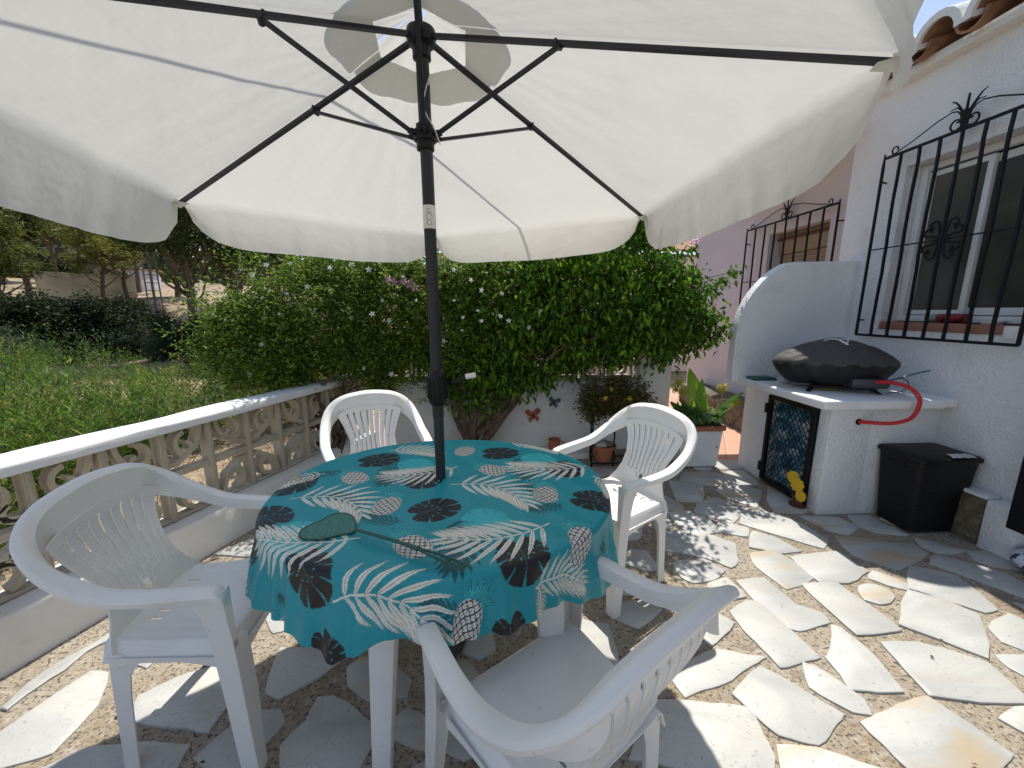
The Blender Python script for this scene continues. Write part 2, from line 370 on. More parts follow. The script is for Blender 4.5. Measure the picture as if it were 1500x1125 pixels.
# ---------------------------------------------------------------- balustrade and screens
def arc_strip(mb, c, r, wd, a0, a1, F_, depth, n=12):
    vs = []; fs = []
    for i in range(n+1):
        a = a0+(a1-a0)*i/n
        for rr in (r-wd/2, r+wd/2):
            for d in (0, depth): vs.append(F_(c[0]+rr*math.cos(a), c[1]+rr*math.sin(a), d))
    for i in range(n):
        k = 4*i; fs += [(k, k+4, k+6, k+2), (k+1, k+3, k+7, k+5), (k, k+1, k+5, k+4), (k+2, k+6, k+7, k+3)]
    fs += [(0, 2, 3, 1), (4*n, 4*n+1, 4*n+3, 4*n+2)]
    mb.add(vs, fs)
def block_mesh(W, Hh, depth, flipx, flipz):
    mb = MB(); e = .018
    def F_(x, z, d):
        if flipx: x = W-x
        if flipz: z = Hh-z
        return (x, d, z)
    mb.bbox((0, 0, 0), (e, depth, Hh), .003); mb.bbox((W-e, 0, 0), (W, depth, Hh), .003)
    mb.bbox((e-.001, .002, 0), (W-e+.001, depth-.002, e), .003); mb.bbox((e-.001, .002, Hh-e), (W-e+.001, depth-.002, Hh), .003)
    d0 = .006; fd = lambda x, z, d: F_(x, z, d0+d)
    R_ = W*.80
    arc_strip(mb, (W-.004, .004), R_, .026, R(91), R(179), fd, depth-.012, 14)
    arc_strip(mb, (W*.50, Hh*.36), W*.24, .026, R(-80), R(150), fd, depth-.012, 14)
    arc_strip(mb, (W*.52, Hh*.47), W*.10, .022, R(10), R(270), fd, depth-.012, 10)
    arc_strip(mb, (W*.80, Hh*.66), W*.15, .022, R(60), R(250), fd, depth-.012, 10)
    return mb
def screen(parent, origin, ux, n, rows, z0, W, Hh, depth, thick_dir):
    for i in range(n):
        for j in range(rows):
            o = protos[(i % 2, j % 2)]
            b = o.copy(); COL.objects.link(b); b.parent = parent
            ang = math.atan2(ux.y, ux.x)
            b.location = origin+ux*(i*W)+Vector((0, 0, z0+j*Hh)); b.rotation_euler = (0, 0, ang); b.name = 'screen_block'
BW, BH = .258, .2665
protos = {(a, b): block_mesh(BW, BH, .07, a, b).build('screen_block', M['block'], None, ang=25) for a in (0, 1) for b in (0, 1)}
bt = thing('balustrade', 'low white balustrade with sandy pierced scroll blocks beside the garden', 'balustrade', (0, 0, 0))
t0, t1 = -4.2, (3.84-BP.y)/BD.y
def along(lo, hi, name, mt, parent, bev=.012, seg=60):
    # long beam with slightly wavy hand-finished arrises; lo/hi = (off, z) pairs
    (oa, za), (ob, zb) = lo, hi; prof = [(oa, za), (oa, zb-bev), (oa+bev*.3, zb-bev*.3), (oa+bev, zb), (ob-bev, zb), (ob-bev*.3, zb-bev*.3), (ob, zb-bev), (ob, za)]
    vs = []; fs = []; n = len(prof); r = random.Random(5)
    for i in range(seg+1):
        t = t0+(t1-t0)*i/seg
        for k, (o_, z_) in enumerate(prof):
            j = .0035*math.sin(i*.9+k*.7)+r.uniform(-.002, .002)
            vs.append(bl(t, o_+j*(1 if 0 < k < n-1 else .3), z_+j*.7*(1 if z_ > za else 0)))
    for i in range(seg):
        for k in range(n): k2 = (k+1) % n; fs.append((i*n+k, (i+1)*n+k, (i+1)*n+k2, i*n+k2))
    fs += [tuple(range(n)), tuple(seg*n+k for k in range(n-1, -1, -1))]
    return meshobj(name, vs, fs, mt, parent, True, 50)
along((0, -.14), (.24, .245), 'base_wall', M['plaster'], bt)
along((.045, .784), (.245, .836), 'cap', M['smoothwhite'], bt, .014)
nb = int((t1-t0)/BW)
screen(bt, bl(t1-nb*BW, .10), BD, nb, 2, .25, BW, BH, .07, None)
mb = MB()
for i in range(nb+1):        # thin mortar joints, proud of the blocks
    p = bl(t1-nb*BW+i*BW, .094); Mx = Matrix.Translation(p) @ Matrix.Rotation(math.atan2(BD.y, BD.x), 4, 'Z')
    mb.bbox((-.009, 0, .246), (.009, .075, .783), .003, Mx)
mb.build('mortar_joint', mat('grey_mortar', (.46, .41, .33), .95, bump=[(60, .5, .01)]), bt)
# back wall with pierced screen, pillar
YW = 3.88
wt = thing('garden_wall', 'white wall with pierced block screen on top, under the flowering climbers', 'wall')
mb = MB(); mb.bbox((-1.12, YW, -.1), (1.46, YW+.16, .735), .01); mb.build('base_wall', M['plaster'], wt)
mb = MB(); mb.bbox((-1.1, YW-.02, .735), (1.46, YW+.18, .765), .006); mb.build('ledge', mat('grey_ledge', (.4, .38, .34), .9, bump=[(30, .4, .01)]), wt)
screen(wt, Vector((-1.10, YW+.04, 0)), Vector((1, 0, 0)), 9, 1, .767, .2835, .285, .07, None)
mb = MB(); mb.bbox((-1.1, YW-.01, 1.0535), (1.455, YW+.17, 1.10), .008); mb.build('cap', M['plaster'], wt)
mb = MB(); mb.bbox((1.462, YW-.06, -.1), (1.79, YW+.22, 1.085), .012); mb.build('pillar', M['plaster'], wt)
for o in protos.values(): bpy.data.objects.remove(o)
# ---------------------------------------------------------------- houses
def holed_wall(mb, ax, pos, thick, a0, a1, z0, z1, holes, depth=None):
    """wall in the plane x=pos (ax='x', a=y) ; thick extends +x"""
    A = sorted({a0, a1, *[h[0] for h in holes], *[h[1] for h in holes]}); Z = sorted({z0, z1, *[h[2] for h in holes], *[h[3] for h in holes]})
    def P(a, z, d): return (pos+d, a, z) if ax == 'x' else (a, pos+d, z)
    def solid(i, j):
        if i < 0 or j < 0 or i >= len(A)-1 or j >= len(Z)-1: return False
        ca, cz = (A[i]+A[i+1])/2, (Z[j]+Z[j+1])/2
        return not any(h[0] < ca < h[1] and h[2] < cz < h[3] for h in holes)
    for i in range(len(A)-1):
        for j in range(len(Z)-1):
            if not solid(i, j): continue
            q = [(A[i], Z[j]), (A[i+1], Z[j]), (A[i+1], Z[j+1]), (A[i], Z[j+1])]
            mb.add([P(*p, 0) for p in q], [(0, 3, 2, 1)]); mb.add([P(*p, thick) for p in q], [(0, 1, 2, 3)])
            for (di, dj, e) in ((-1, 0, (3, 0)), (1, 0, (1, 2)), (0, -1, (0, 1)), (0, 1, (2, 3))):
                if not solid(i+di, j+dj):
                    p, r = q[e[0]], q[e[1]]; mb.add([P(*p, 0), P(*r, 0), P(*r, thick), P(*p, thick)], [(0, 1, 2, 3)])
HX = 3.10
house = thing('white_house', 'white stucco house with a barred window above the barbecue counter', 'house', (HX, 2.5, 0))
house.location = (0, 0, 0)
WY0, WY1, WZ0, WZ1 = 2.19, 3.04, 1.30, 2.50      # opening
mb = MB(); holed_wall(mb, 'x', HX, .3, -4.5, 3.52, -.1, 3.10, [(WY0, WY1, WZ0, WZ1), (.6, 1.86, .02, 2.1)])
mb.box((HX+.3, 3.25, -.1), (HX+5, 3.52, 3.1)); mb.build('wall', M['stucco'], house, smooth=False)
# plinth, cornice
mb = MB(); mb.bbox((3.0, 2.08, -.05), (HX-.001, 2.475, .30), .02); mb.build('plinth', M['stoneplinth'], house)
mb = MB(); mb.bbox((2.99, 1.90, -.05), (HX-.001, 2.078, .315), .02); mb.bbox((3.003, 2.078, .30), (HX-.001, 2.475, .325), .008); mb.build('plinth_render', M['stucco'], house)
mb = MB(); mb.bbox((HX-.085, -4.6, 3.10), (HX+.4, 3.58, 3.165), .01); mb.build('cornice', M['mortar'], house)
# barrel tiled roof
def barrel(mb, y, x0, x1, z, r, up=True, slope=.28, n=10, th=.014):
    vs = []; fs = []
    L = 6; taper = 1.0
    for i, x in enumerate((x0, x1)):
        for rr in (r, r-th):
            for k in range(n+1):
                a = math.pi*k/n; s = 1 if up else -1
                vs.append((x, y+rr*math.cos(a), z+(x-x0)*slope+s*rr*math.sin(a)*1.05))
    m = n+1
    for k in range(n): fs += [(k, k+1, 2*m+k+1, 2*m+k), (m+k, 3*m+k, 3*m+k+1, m+k+1), (k, m+k, m+k+1, k+1), (2*m+k, 2*m+k+1, 3*m+k+1, 3*m+k)]
    mb.add(vs, fs)
    return mb
rt = MB(); ml = MB()
y = 3.42; k = 0
while y > -4.4:
    for j in range(9):
        x0 = HX-.19+j*.42; barrel(rt, y, x0, x0+.46, 3.175+(x0-HX+.19)*.28, .128)
        barrel(rt, y-.155, x0+.03, x0+.5, 3.225+(x0-HX+.19)*.28, .09, up=False)
    # mortar filling above the eave tile
    barrel(ml, y, HX-.215, HX+.9, 3.178, .154, th=.043)
    y -= .31
rt.build('roof', M['rooftile'], house); ml.build('roof_mortar', M['mortar'], house)
mb = MB(); mb.add([(HX-.05, -4.6, 3.168), (HX-.05, 3.56, 3.168), (HX+5, 3.56, 4.5), (HX+5, -4.6, 4.5)], [(0, 3, 2, 1)]); mb.add([(HX+5, -4.6, 4.65), (HX+5, 3.56, 4.65), (HX+5, 3.56, 0), (HX+5, -4.6, 0)], [(0, 1, 2, 3)])
mb.add([(HX+.3, 3.56, 3.1), (HX+5, 3.56, 3.1), (HX+5, 3.56, 4.5), (HX+.3, 3.56, 3.26)], [(0, 1, 2, 3)])
mb.build('roof_deck', M['mortar'], house, smooth=False)
# window
win = MB(); X0, X1 = HX+.12, HX+.18
def rect_frame(mb, x0, x1, y0, y1, z0, z1, w_, b=.004):
    mb.bbox((x0, y0, z0), (x1, y0+w_, z1), b); mb.bbox((x0, y1-w_, z0), (x1, y1, z1), b)
    mb.bbox((x0+.001, y0+w_-.002, z0), (x1-.001, y1-w_+.002, z0+w_), b); mb.bbox((x0+.001, y0+w_-.002, z1-w_), (x1-.001, y1-w_+.002, z1), b)
rect_frame(win, X0, X1, WY0+.002, WY1-.002, WZ0+.06, WZ1-.002, .045)
winp = win.build('window', M['wframe'], house)
s = MB(); rect_frame(s, X0+.015, X0+.045, 2.60, 2.985, WZ0+.11, WZ1-.06, .035)
rect_frame(s, X0+.048, X0+.07, WY0+.05, 2.66, WZ0+.11, WZ1-.06, .05); s.build('sash', M['wframe'], winp)
g = MB(); g.box((X0+.028, 2.63, WZ0+.14), (X0+.033, 2.955, WZ1-.09)); g.box((X0+.058, WY0+.09, WZ0+.14), (X0+.062, 2.62, WZ1-.09)); g.build('pane', M['glass'], winp, smooth=False)
g = MB(); ys = np.linspace(2.22, 3.0, 60); vs = []
for yy in ys:
    for zz in (WZ0+.08, WZ1-.05): vs.append((X0+.16+.018*math.sin(yy*60), yy, zz))
g.add(vs, [(2*i, 2*i+1, 2*i+3, 2*i+2) for i in range(59)]); g.build('curtain', mat('beige_curtain', (.28, .26, .22), .9), winp)
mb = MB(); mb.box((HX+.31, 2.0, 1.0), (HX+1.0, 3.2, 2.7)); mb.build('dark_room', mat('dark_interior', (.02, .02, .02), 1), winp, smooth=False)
mb = MB(); mb.bbox((HX-.012, WY0+.06, WZ0-.005), (HX+.119, WY1-.003, WZ0+.055), .006); mb.build('window_sill', M['sill'], house)
mb = MB(); mb.bbox((HX-.02, WY0-.02, WZ0-.03), (HX+.11, WY0+.058, WZ0+.05), .006); mb.build('sill_end', M['plaster'], house)
# dark door on the near side of the house
mb = MB(); mb.bbox((2.90, 1.30, .23), (2.95, 1.905, 2.2), .004); mb.build('window_shutter', M['blackpl'], house)
# ---- wrought iron window grille
def flatspiral(c, r0, r1, a0, turns, n=26):
    out = []
    for i in range(n+1):
        t = i/n; a = a0+turns*2*math.pi*t; r = r0+(r1-r0)*t; out.append((c[0]+r*math.cos(a), c[1]+r*math.sin(a)))
    return out
def grille(parent, X, ya, yb, z0, z1, wallx):
    """ya far (left in the photo), yb near"""
    g = thing('window_grille', None, None); g.parent = parent
    for k in ('label', 'category'):
        if k in g: del g[k]
    yc = (ya+yb)/2; Wd = abs(yb-ya); b_ = .0085
    for zz in (z0+.001, z1+.002): mb = MB(); mb.bbox((X-.012, yb, zz-.009), (X+.004, ya, zz+.010), .002); mb.build('rail', M['iron'], g)
    mb = MB(); mb.tube([(X-.004, ya, (z0+z1)/2), (X-.004, yb, (z0+z1)/2)], .005, 6); mb.build('rail', M['iron'], g)
    for i in range(9):
        y_ = ya+(yb-ya)*i/8; ext = .035 if i in (0, 8) else 0; wv = .004 if 0 < i < 8 else 0
        pts = [(X-.004+random.uniform(-wv, wv)*.4, y_+wv*math.sin(q*9+i)*(0 < q < 1), z0+(z1+ext-z0)*q) for q in np.linspace(0, 1, 15)]
        m2 = MB(); m2.tube(pts, [b_*1.25]*14+[b_*(.6 if ext else 1.2)], 4); m2.build('bar', M['iron'], g)
    for zz in (z0+.12, z1-.16):
        for y_ in (ya, yb): m3 = MB(); m3.tube([(X, y_, zz), (wallx+.03, y_+(.05 if y_ == ya else -.05), zz)], .007, 6); m3.build('wall_bracket', M['iron'], g)
    sc_ = MB(); tb = lambda pts, r=.006: sc_.tube([(X-.006, yc+p[0], p[1]) for p in pts], r, 6)
    zc = (z0+z1)/2
    for sy in (-1, 1):          # central cluster of eight scrolls
        for sz in (-1, 1):
            P = lambda L: [(sy*a, zc+sz*b) for a, b in L]
            tb2 = lambda pts: tb(pts, .0085)
            tb2(P([(.012, .0), (.02, .05), (.028, .09)]+[(.055+.027*math.cos(a), .095+.03*math.sin(a)) for a in np.linspace(math.pi, -.9, 12)]+[(.058, .088)]))
            tb2(P([(.0, .012), (.04, .02), (.075, .03)]+[(.085+.03*math.cos(a), .052+.024*math.sin(a)) for a in np.linspace(-math.pi/2, 2.2, 12)]+[(.078, .055)]))
    tb([(0, zc-.14), (0, zc+.14)], .009)
    tb([(-.05, zc+.0), (.05, zc)], .008)
    sc_.build('scroll_ornament', M['iron'], g)
    cr = MB(); tb = lambda pts, r=.0055: cr.tube([(X-.006, yc+p[0], p[1]) for p in pts], r, 6)
    hw = Wd/2
    for sy in (-1, 1):
        P = lambda L: [(sy*a, z1+b) for a, b in L]
        tb(P([(hw*.86, .012), (hw*.6, .055), (hw*.32, .115), (.085, .135), (.05, .125), (.03, .10), (.012, .04)]), .0045)
        tb(P([(.012, .01), (.02, .10), (.03, .125), (.05, .16), (.07, .185), (.095, .20)]), [.008, .009, .008, .006, .005, .003])
        tb(P([(.010, .018)]+[(.048+.034*math.cos(a)*(1-.25*i/14), .046+.036*math.sin(a)*(1-.25*i/14)) for i, a in enumerate(np.linspace(math.pi*1.25, math.pi*2.9, 15))]+[(.044, .058)]), .006)
        tb(P([(.03, .125), (.055, .15), (.095, .147)]), [.006, .005, .003])
        tb(P([(hw*.84, .008), (hw*.885, .02)]+[(hw*.85+.022*math.cos(a), .04+.022*math.sin(a)) for a in np.linspace(-.7, 3.6, 10)]), .0055)
    tb([(0, z1), (0, z1+.21)], [.011, .006]); tb([(0, z1+.05), (0, z1+.12)], .014)
    cr.build('crest', M['iron'], g)
    return g
grille(house, 3.03, 3.155, 2.125, 1.243, 2.585, HX)
# ---- pink house beyond with its own grille
PX = 3.36
ph = thing('pink_house', 'pale pink rendered house with a shuttered barred window, beyond the white house', 'house')
mb = MB(); holed_wall(mb, 'x', PX, .3, 3.53, 6.6, -.1, 3.0, [(3.98, 4.86, 1.30, 2.34)]); mb.box((PX+.3, 6.3, -.1), (PX+5, 6.6, 3.0)); mb.build('wall', M['pink'], ph, smooth=False)
mb = MB(); mb.bbox((PX+.13, 3.99, 2.10), (PX+.20, 4.84, 2.33), .006); mb.build('shutter_box', M['shutter'], ph)
mb = MB(); mb.bbox((PX+.10, 3.982, 2.262), (PX+.155, 4.856, 2.29), .004); mb.build('lintel_strip', M['wood'], ph)
mb = MB()
for i in range(16): mb.bbox((PX+.15, 3.99, 1.36+i*.046), (PX+.165, 4.84, 1.36+i*.046+.041), .006)
mb.build('roller_shutter', M['shutter'], ph)
mb = MB(); mb.bbox((PX-.02, 3.95, 1.24), (PX+.14, 4.89, 1.298), .006); mb.build('window_sill', M['sill'], ph)
rt = MB(); ml = MB(); y = 6.55
while y > 3.6:
    for j in range(4):
        x0 = PX-.15+j*.42; barrel(rt, y, x0, x0+.46, 3.10+(x0-PX+.15)*.28, .105)
    barrel(ml, y, PX-.13, PX-.02, 3.10, .126, th=.026); y -= .25
rt.build('roof', M['rooftile'], ph)
mb = MB(); mb.bbox((PX-.06, 3.6, 3.0), (PX+5, 6.66, 3.09), .01); mb.build('cornice', M['mortar'], ph)
grille(ph, 3.29, 5.19, 3.815, 1.15, 2.44, PX)
mb = MB(); P_ = [(PX-.002, 5.3), (2.45, 5.3), (2.45, 3.73)]+[(2.78+.33*math.cos(a_), 3.73+.33*math.sin(a_)) for a_ in np.linspace(math.pi, 2*math.pi, 17)][1:]+[(3.11, 3.9), (PX-.002, 3.9)]
mb.prism(P_, Matrix.Translation((0, 0, 2.93)), .10); mb.build('shadow_slab', M['mortar'], ph, ang=40)  # unseen slab, added and shaped to cast a round-ended shadow on the paving
# stone kerb bed along the pink house
mb = MB(); mb.bbox((2.95, 4.3, -.05), (PX-.002, 6.0, .30), .03); o = setp(mb.build('stone_bed', M['stoneplinth']), 'rough brown stone planting bed along the foot of the pink house', 'raised bed')
# beige house end far behind the climbers
bh = thing('beige_house', 'beige house end with brown tiled eave, glimpsed above the climbers', 'house')
a = atY(1022, 372, 9.6); b = atY(930, 380, 9.6)
mb = MB(); holed_wall(mb, 'y', 9.6, .3, -1.5, 5.2, -.1, a.z-.06, [(4.05, 4.55, .75, 1.35)]); mb.build('wall', mat('warm_beige_render', (.66, .55, .47), .85, bump=[(30, .3, .01)], coord='W'), bh, smooth=False)
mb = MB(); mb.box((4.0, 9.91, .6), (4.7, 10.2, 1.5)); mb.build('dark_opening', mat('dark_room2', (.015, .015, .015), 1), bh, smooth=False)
rt = MB(); x = -1.5
for i in range(28):
    xx = -1.4+i*.245; vs = []; fs = []; n = 8
    for yy, zz in ((9.42, a.z-.02), (11.5, a.z+.62)):
        for k in range(n+1): t = math.pi*k/n; vs.append((xx+.12*math.cos(t), yy, zz+.1*math.sin(t)))
    for k in range(n): fs.append((k, k+1, n+1+k+1, n+1+k))
    rt.add(vs, fs)
rt.box((-1.6, 9.5, a.z-.07), (5.3, 11.4, a.z-.03)); rt.build('roof', M['rooftile'], bh)
# low white wall + chair-like clutter seen through the gap
mb = MB(); mb.bbox((2.3, 7.9, 0), (3.3, 8.05, .62), .02); setp(mb.build('low_wall', M['smoothwhite']), 'small sunlit white wall seen through the gap beside the white pillar', 'wall')
# ---------------------------------------------------------------- barbecue counter
bc = thing('barbecue_counter', 'white stucco barbecue counter with curved side wall and barred cupboard door', 'counter')
CX, CY0, CY1 = 2.30, 2.48, 3.30
mb = MB()
# body as blocks round the cupboard opening (door on the -x face)
mb.bbox((CX, CY0, -.05), (CX+.30, CY0+.10, .80), .012); mb.bbox((CX+.02, CY0+.004, -.05), (HX-.001, CY0+.12, .80), .003)
mb.bbox((CX, 3.075, -.05), (CX+.3, CY1, .80), .012); mb.bbox((CX+.004, CY0+.09, .765), (CX+.3, 3.08, .80), .003); mb.bbox((CX+.01, 3.1, -.05), (HX-.001, CY1, .80), .003)
mb.build('base', M['stucco'], bc)
mb = MB(); mb.bbox((2.15, 2.375, .80), (2.985, CY1+.004, .862), .014, seg=3); mb.bbox((2.98, 2.40, .801), (HX-.001, CY1, .861), .01, seg=2); mb.build('worktop', M['smoothwhite'], bc)
mb = MB(); prof = [(2.10, -.05), (2.10, .90), (2.10, 1.12), (2.105, 1.30), (2.13, 1.42), (2.17, 1.52), (2.225, 1.61), (2.29, 1.69), (2.355, 1.755), (2.42, 1.80), (2.49, 1.835), (2.58, 1.845), (HX-.001, 1.848), (HX-.001, -.05)]
prof = [(2.31, -.05), (2.31, .81)]+[(2.105, .815)]+prof[1:]
prof = [prof[0], prof[1]]+[tuple(p) for p in spline([(a, b, 0) for a, b in prof[2:-2]], 3)] if False else prof
Mx = Matrix(((1, 0, 0, 0), (0, 0, 1, CY1+.006), (0, 1, 0, 0), (0, 0, 0, 1)))
sp = [tuple(p[:2]) for p in spline([(a, b, 0) for a, b in prof[2:-2]], 4)]
mb.prism([prof[0], prof[1]]+sp+prof[-2:], Mx, .11)
wv = mb.build('wing_wall', M['stucco'], bc, ang=40)
bm = bmesh.new(); bm.from_mesh(wv.data); bmesh.ops.recalc_face_normals(bm, faces=bm.faces[:])
ed = [e for e in bm.edges if abs(e.verts[0].co.y-e.verts[1].co.y) < 1e-5 and e.calc_length() < .3]
bmesh.ops.bevel(bm, geom=ed, offset=.012, segments=2, affect='EDGES'); bm.to_mesh(wv.data); bm.free()
# cupboard door: black frame with diamond mesh, blue-white cloth behind
dg = MB(); y0, y1, z0, z1 = 2.585, 3.07, .02, .755
def dbar(a, b, r, mb): mb.tube([a, b], r, 4)
dfr = MB(); x = CX-.012
dfr.bbox((x-.012, y0, z0), (x+.02, y0+.035, z1), .003); dfr.bbox((x-.012, y1-.03, z0), (x+.02, y1, z1), .003)
dfr.bbox((x-.010, y0+.03, z0), (x+.018, y1-.028, z0+.03), .003); dfr.bbox((x-.010, y0+.03, z1-.03), (x+.018, y1-.028, z1), .003)
dfr.bbox((x-.02, y1-.006, .09), (x+.01, y1+.022, .17), .003); dfr.bbox((x-.02, y1-.006, .60), (x+.01, y1+.022, .68), .003)
dfr.bbox((x-.02, y0+.005, .33), (x-.008, y0+.025, .42), .002)
dd = dfr.build('door', M['iron'], bc)
y0 += .035; y1 -= .03; z0 += .03; z1 -= .03
s_ = .036
for sgn in (1, -1):
    c = -2.0
    while c < 4.5:
        pts = []      # line z = sgn*1.35*(y-y0)+c clipped
        for yy in np.linspace(y0, y1, 60):
            zz = sgn*1.35*(yy-y0)+c
            if z0 <= zz <= z1: pts.append((x+.004*sgn, yy, zz))
        if len(pts) > 3: dg.tube([pts[0], pts[-1]], .0027, 4, cap=False)
        c += s_*1.68
dg.build('mesh_panel', M['iron'], dd)
def cloth_blob(): 
    vs = []; fs = []; ny, nz = 46, 60
    for i in range(ny):
        for j in range(nz):
            yy = 2.59+.48*i/(ny-1); zz = .03+.72*j/(nz-1)
            vs.append((CX+.07+.02*math.sin(yy*31+zz*9)+.015*math.sin(zz*37-yy*12)+.01*math.sin(yy*90), yy, zz))
    for i in range(ny-1):
        for j in range(nz-1): k = i*nz+j; fs.append((k, k+1, k+nz+1, k+nz))
    return vs, fs
mblue = mat('blue_white_patterned_sacking', (.55, .6, .62), .8, var=[(9, (.03, .12, .2), .42, .5), (16, (.10, .28, .36), .5, .56), (5, (.02, .05, .07), .56, .62)], coord='W')
v_, f_ = cloth_blob(); o = meshobj('storage_sack', v_, f_, mblue); setp(o, 'crumpled blue and white sack stored behind the mesh cupboard door', 'sack')
# ---- barbecue under its cover
q = thing('covered_barbecue', 'portable gas barbecue under a charcoal vinyl cover on the counter', 'barbecue', (2.545, 2.80, .852), R(-17))
def bbq():
    A, B = .40, .265; n = 120; vs = []; fs = []
    lv = [(.0, .392, .0), (.10, .391, .004), (.22, .386, .01), (.34, .377, .018), (.46, .364, .026), (.58, .347, .032), (.70, .325, .036), (.80, .303, .036), (.88, .283, .032), (.94, .265, .022), (.98, .25, .012), (1.0, .236, .004), (1.005, .222, 0), (.99, .208, 0)]
    rng = random.Random(2)
    for s, z, wr in lv:
        for k in range(n):
            t = 2*math.pi*k/n; e = 1.25
            cx_, sy_ = math.cos(t), math.sin(t); rr = (abs(cx_)**1.75+abs(sy_)**1.75)**(-1/1.75)
            zz = z-.02*abs(cx_*rr)**2*(s > .1)*(1 if s < 1.1 else 0)+wr*.16*math.sin(5*t+s*7)*math.sin(2*t+1)
            if sy_ < -.1: zz -= wr*.55*max(0, math.sin(7*t+6*s+.8))**4*(.3 < s)-wr*.15*max(0, math.sin(11*t-4*s))**6
            vs.append((A*s*rr*cx_+.01*wr*math.sin(13*t), B*s*rr*sy_+.02*wr*math.sin(11*t), zz))
    m = len(lv)
    for i in range(m-1):
        for k in range(n): k2 = (k+1) % n; fs.append((i*n+k, (i+1)*n+k, (i+1)*n+k2, i*n+k2))
    o = meshobj('cover', vs, fs, M['cover'], q, True, 180)
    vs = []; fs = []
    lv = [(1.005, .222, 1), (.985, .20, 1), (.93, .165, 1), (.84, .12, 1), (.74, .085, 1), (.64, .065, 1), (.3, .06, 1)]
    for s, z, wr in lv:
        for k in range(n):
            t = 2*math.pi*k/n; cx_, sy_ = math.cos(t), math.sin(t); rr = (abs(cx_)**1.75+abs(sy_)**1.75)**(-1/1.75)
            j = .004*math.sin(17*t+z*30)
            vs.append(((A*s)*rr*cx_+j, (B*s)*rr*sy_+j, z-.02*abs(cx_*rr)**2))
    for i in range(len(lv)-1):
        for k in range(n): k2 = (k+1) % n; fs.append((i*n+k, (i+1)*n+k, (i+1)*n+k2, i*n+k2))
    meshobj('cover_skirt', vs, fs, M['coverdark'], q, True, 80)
bbq()
mb = MB()
for sx in (-1, 1):
    for sy in (-1, 1):
        mb.tube([(sx*.10, sy*.05, .075), (sx*.17, sy*.13, .05), (sx*.22, sy*.19, .012)], [.022, .020, .016], 6, flat=.6)
mb.tube([(-.2, -.15, .045), (.2, -.15, .045)], .012, 6); mb.tube([(-.2, .15, .045), (.2, .15, .045)], .012, 6)
mb.build('cradle', M['blackpl'], q)
mb = MB(); mb.bbox((.02, -.235, .055), (.25, -.15, .125), .02); mb.lathe([(0.001, 0), (.03, 0), (.034, .012), (.03, .028), (.001, .03)], 18, (.0, 0, 0))
mb.build('control_panel', mat('dark_grey_plastic', (.05, .05, .055), .4), q)
mb = MB(); P = [(-.07, .02), (-.03, .035), (0, .03), (.03, .0), (.05, -.03), (.045, -.035), (.03, -.02), (.02, .01), (.035, .025), (.065, .02), (.07, .0), (.05, -.015), (.03, -.01)]
sz_ = lambda x_, y_: float(np.interp(math.hypot(x_/.40, y_/.265), [0, .10, .22, .34, .46, .58, .70], [.392, .391, .386, .377, .364, .347, .325]))+.010
mb.tube([(p[0]-.05, p[1]*1.25-.11, sz_(p[0]-.05, p[1]*1.25-.11)-.004) for p in [tuple(s[:2]) for s in spline([(a, b, 0) for a, b in P], 4)]], .0038, 6)
mb.build('emblem', M['wframe'], q)
# things on the worktop
mb = MB(); mb.tube(spline([(2.63, 2.545, .955), (2.67, 2.47, .965), (2.70, 2.38, .95), (2.735, 2.335, .89), (2.74, 2.335, .81), (2.70, 2.34, .745), (2.62, 2.37, .71), (2.54, 2.42, .70), (2.50, 2.485, .69)], 6), .0125, 10)
hs = thing('gas_hose', 'red rubber gas hose looping from the barbecue into the counter front', 'hose'); mb.build('hose', M['hose'], hs)
mb = MB()
for p in ((2.655, 2.52, .962), (2.728, 2.345, .905)): mb.tube([Vector(p)+Vector((-.004, .002, .001)), Vector(p)+Vector((.006, -.003, -.002))], .0148, 10)
mb.build('hose_clip', mat('steel_clip', (.6, .6, .6), .3, metal=1), hs)
mb = MB(); mb.lathe([(.001, 0), (.022, 0), (.022, .004), (.014, .004), (.001, .004)], 16); 
g_ = mb.build('grommet', M['blackpl'], hs); g_.rotation_euler = (R(90), 0, 0); g_.location = (2.50, 2.48, .69)
mb = MB(); mb.tube(spline([(2.76, 2.72, .885), (2.90, 2.62, .97), (3.0, 2.58, 1.015), (3.04, 2.56, 1.03)], 4), .006, 6); mb.tube([(2.70, 2.60, .868), (2.80, 2.70, .872), (2.92, 2.78, .87)], .014, 6, flat=.4)
setp(mb.build('swatter_stick', M['teal']), 'thin teal plastic stick leaning on the wall behind the barbecue', 'stick')
mb = MB(); mb.tube(spline([(2.72, 2.56, .95), (2.78, 2.52, .985), (2.83, 2.50, .955), (2.80, 2.50, .90), (2.74, 2.55, .872)], 5), .003, 5)
setp(mb.build('gas_tube', M['blackpl']), 'thin black looped tube beside the red hose', 'tube')
mb = MB(); mb.bbox((2.18, 3.12, .863), (2.37, 3.25, .885), .006); setp(mb.build('green_tray', mat('dark_green_plastic', (.02, .10, .08), .5)), 'flat dark green tray lying at the back left of the counter', 'tray')
mb = MB(); mb.bbox((2.42, 2.72, .863), (2.60, 2.84, .90), .015); setp(mb.build('yellow_sponge', mat('olive_yellow', (.35, .33, .03), .8)), 'olive yellow cloth tucked under the barbecue', 'cloth')
mb = MB(); mb.lathe([(.001, 0), (.03, .002), (.04, .02), (.028, .045), (.001, .05)], 14, (2.36, 3.02, .863)); setp(mb.build('plastic_bag', mat('clear_crumpled_plastic', (.5, .5, .5), .3, bump=[(30, .8, .02)])), 'small crumpled clear bag beside the barbecue', 'bag')
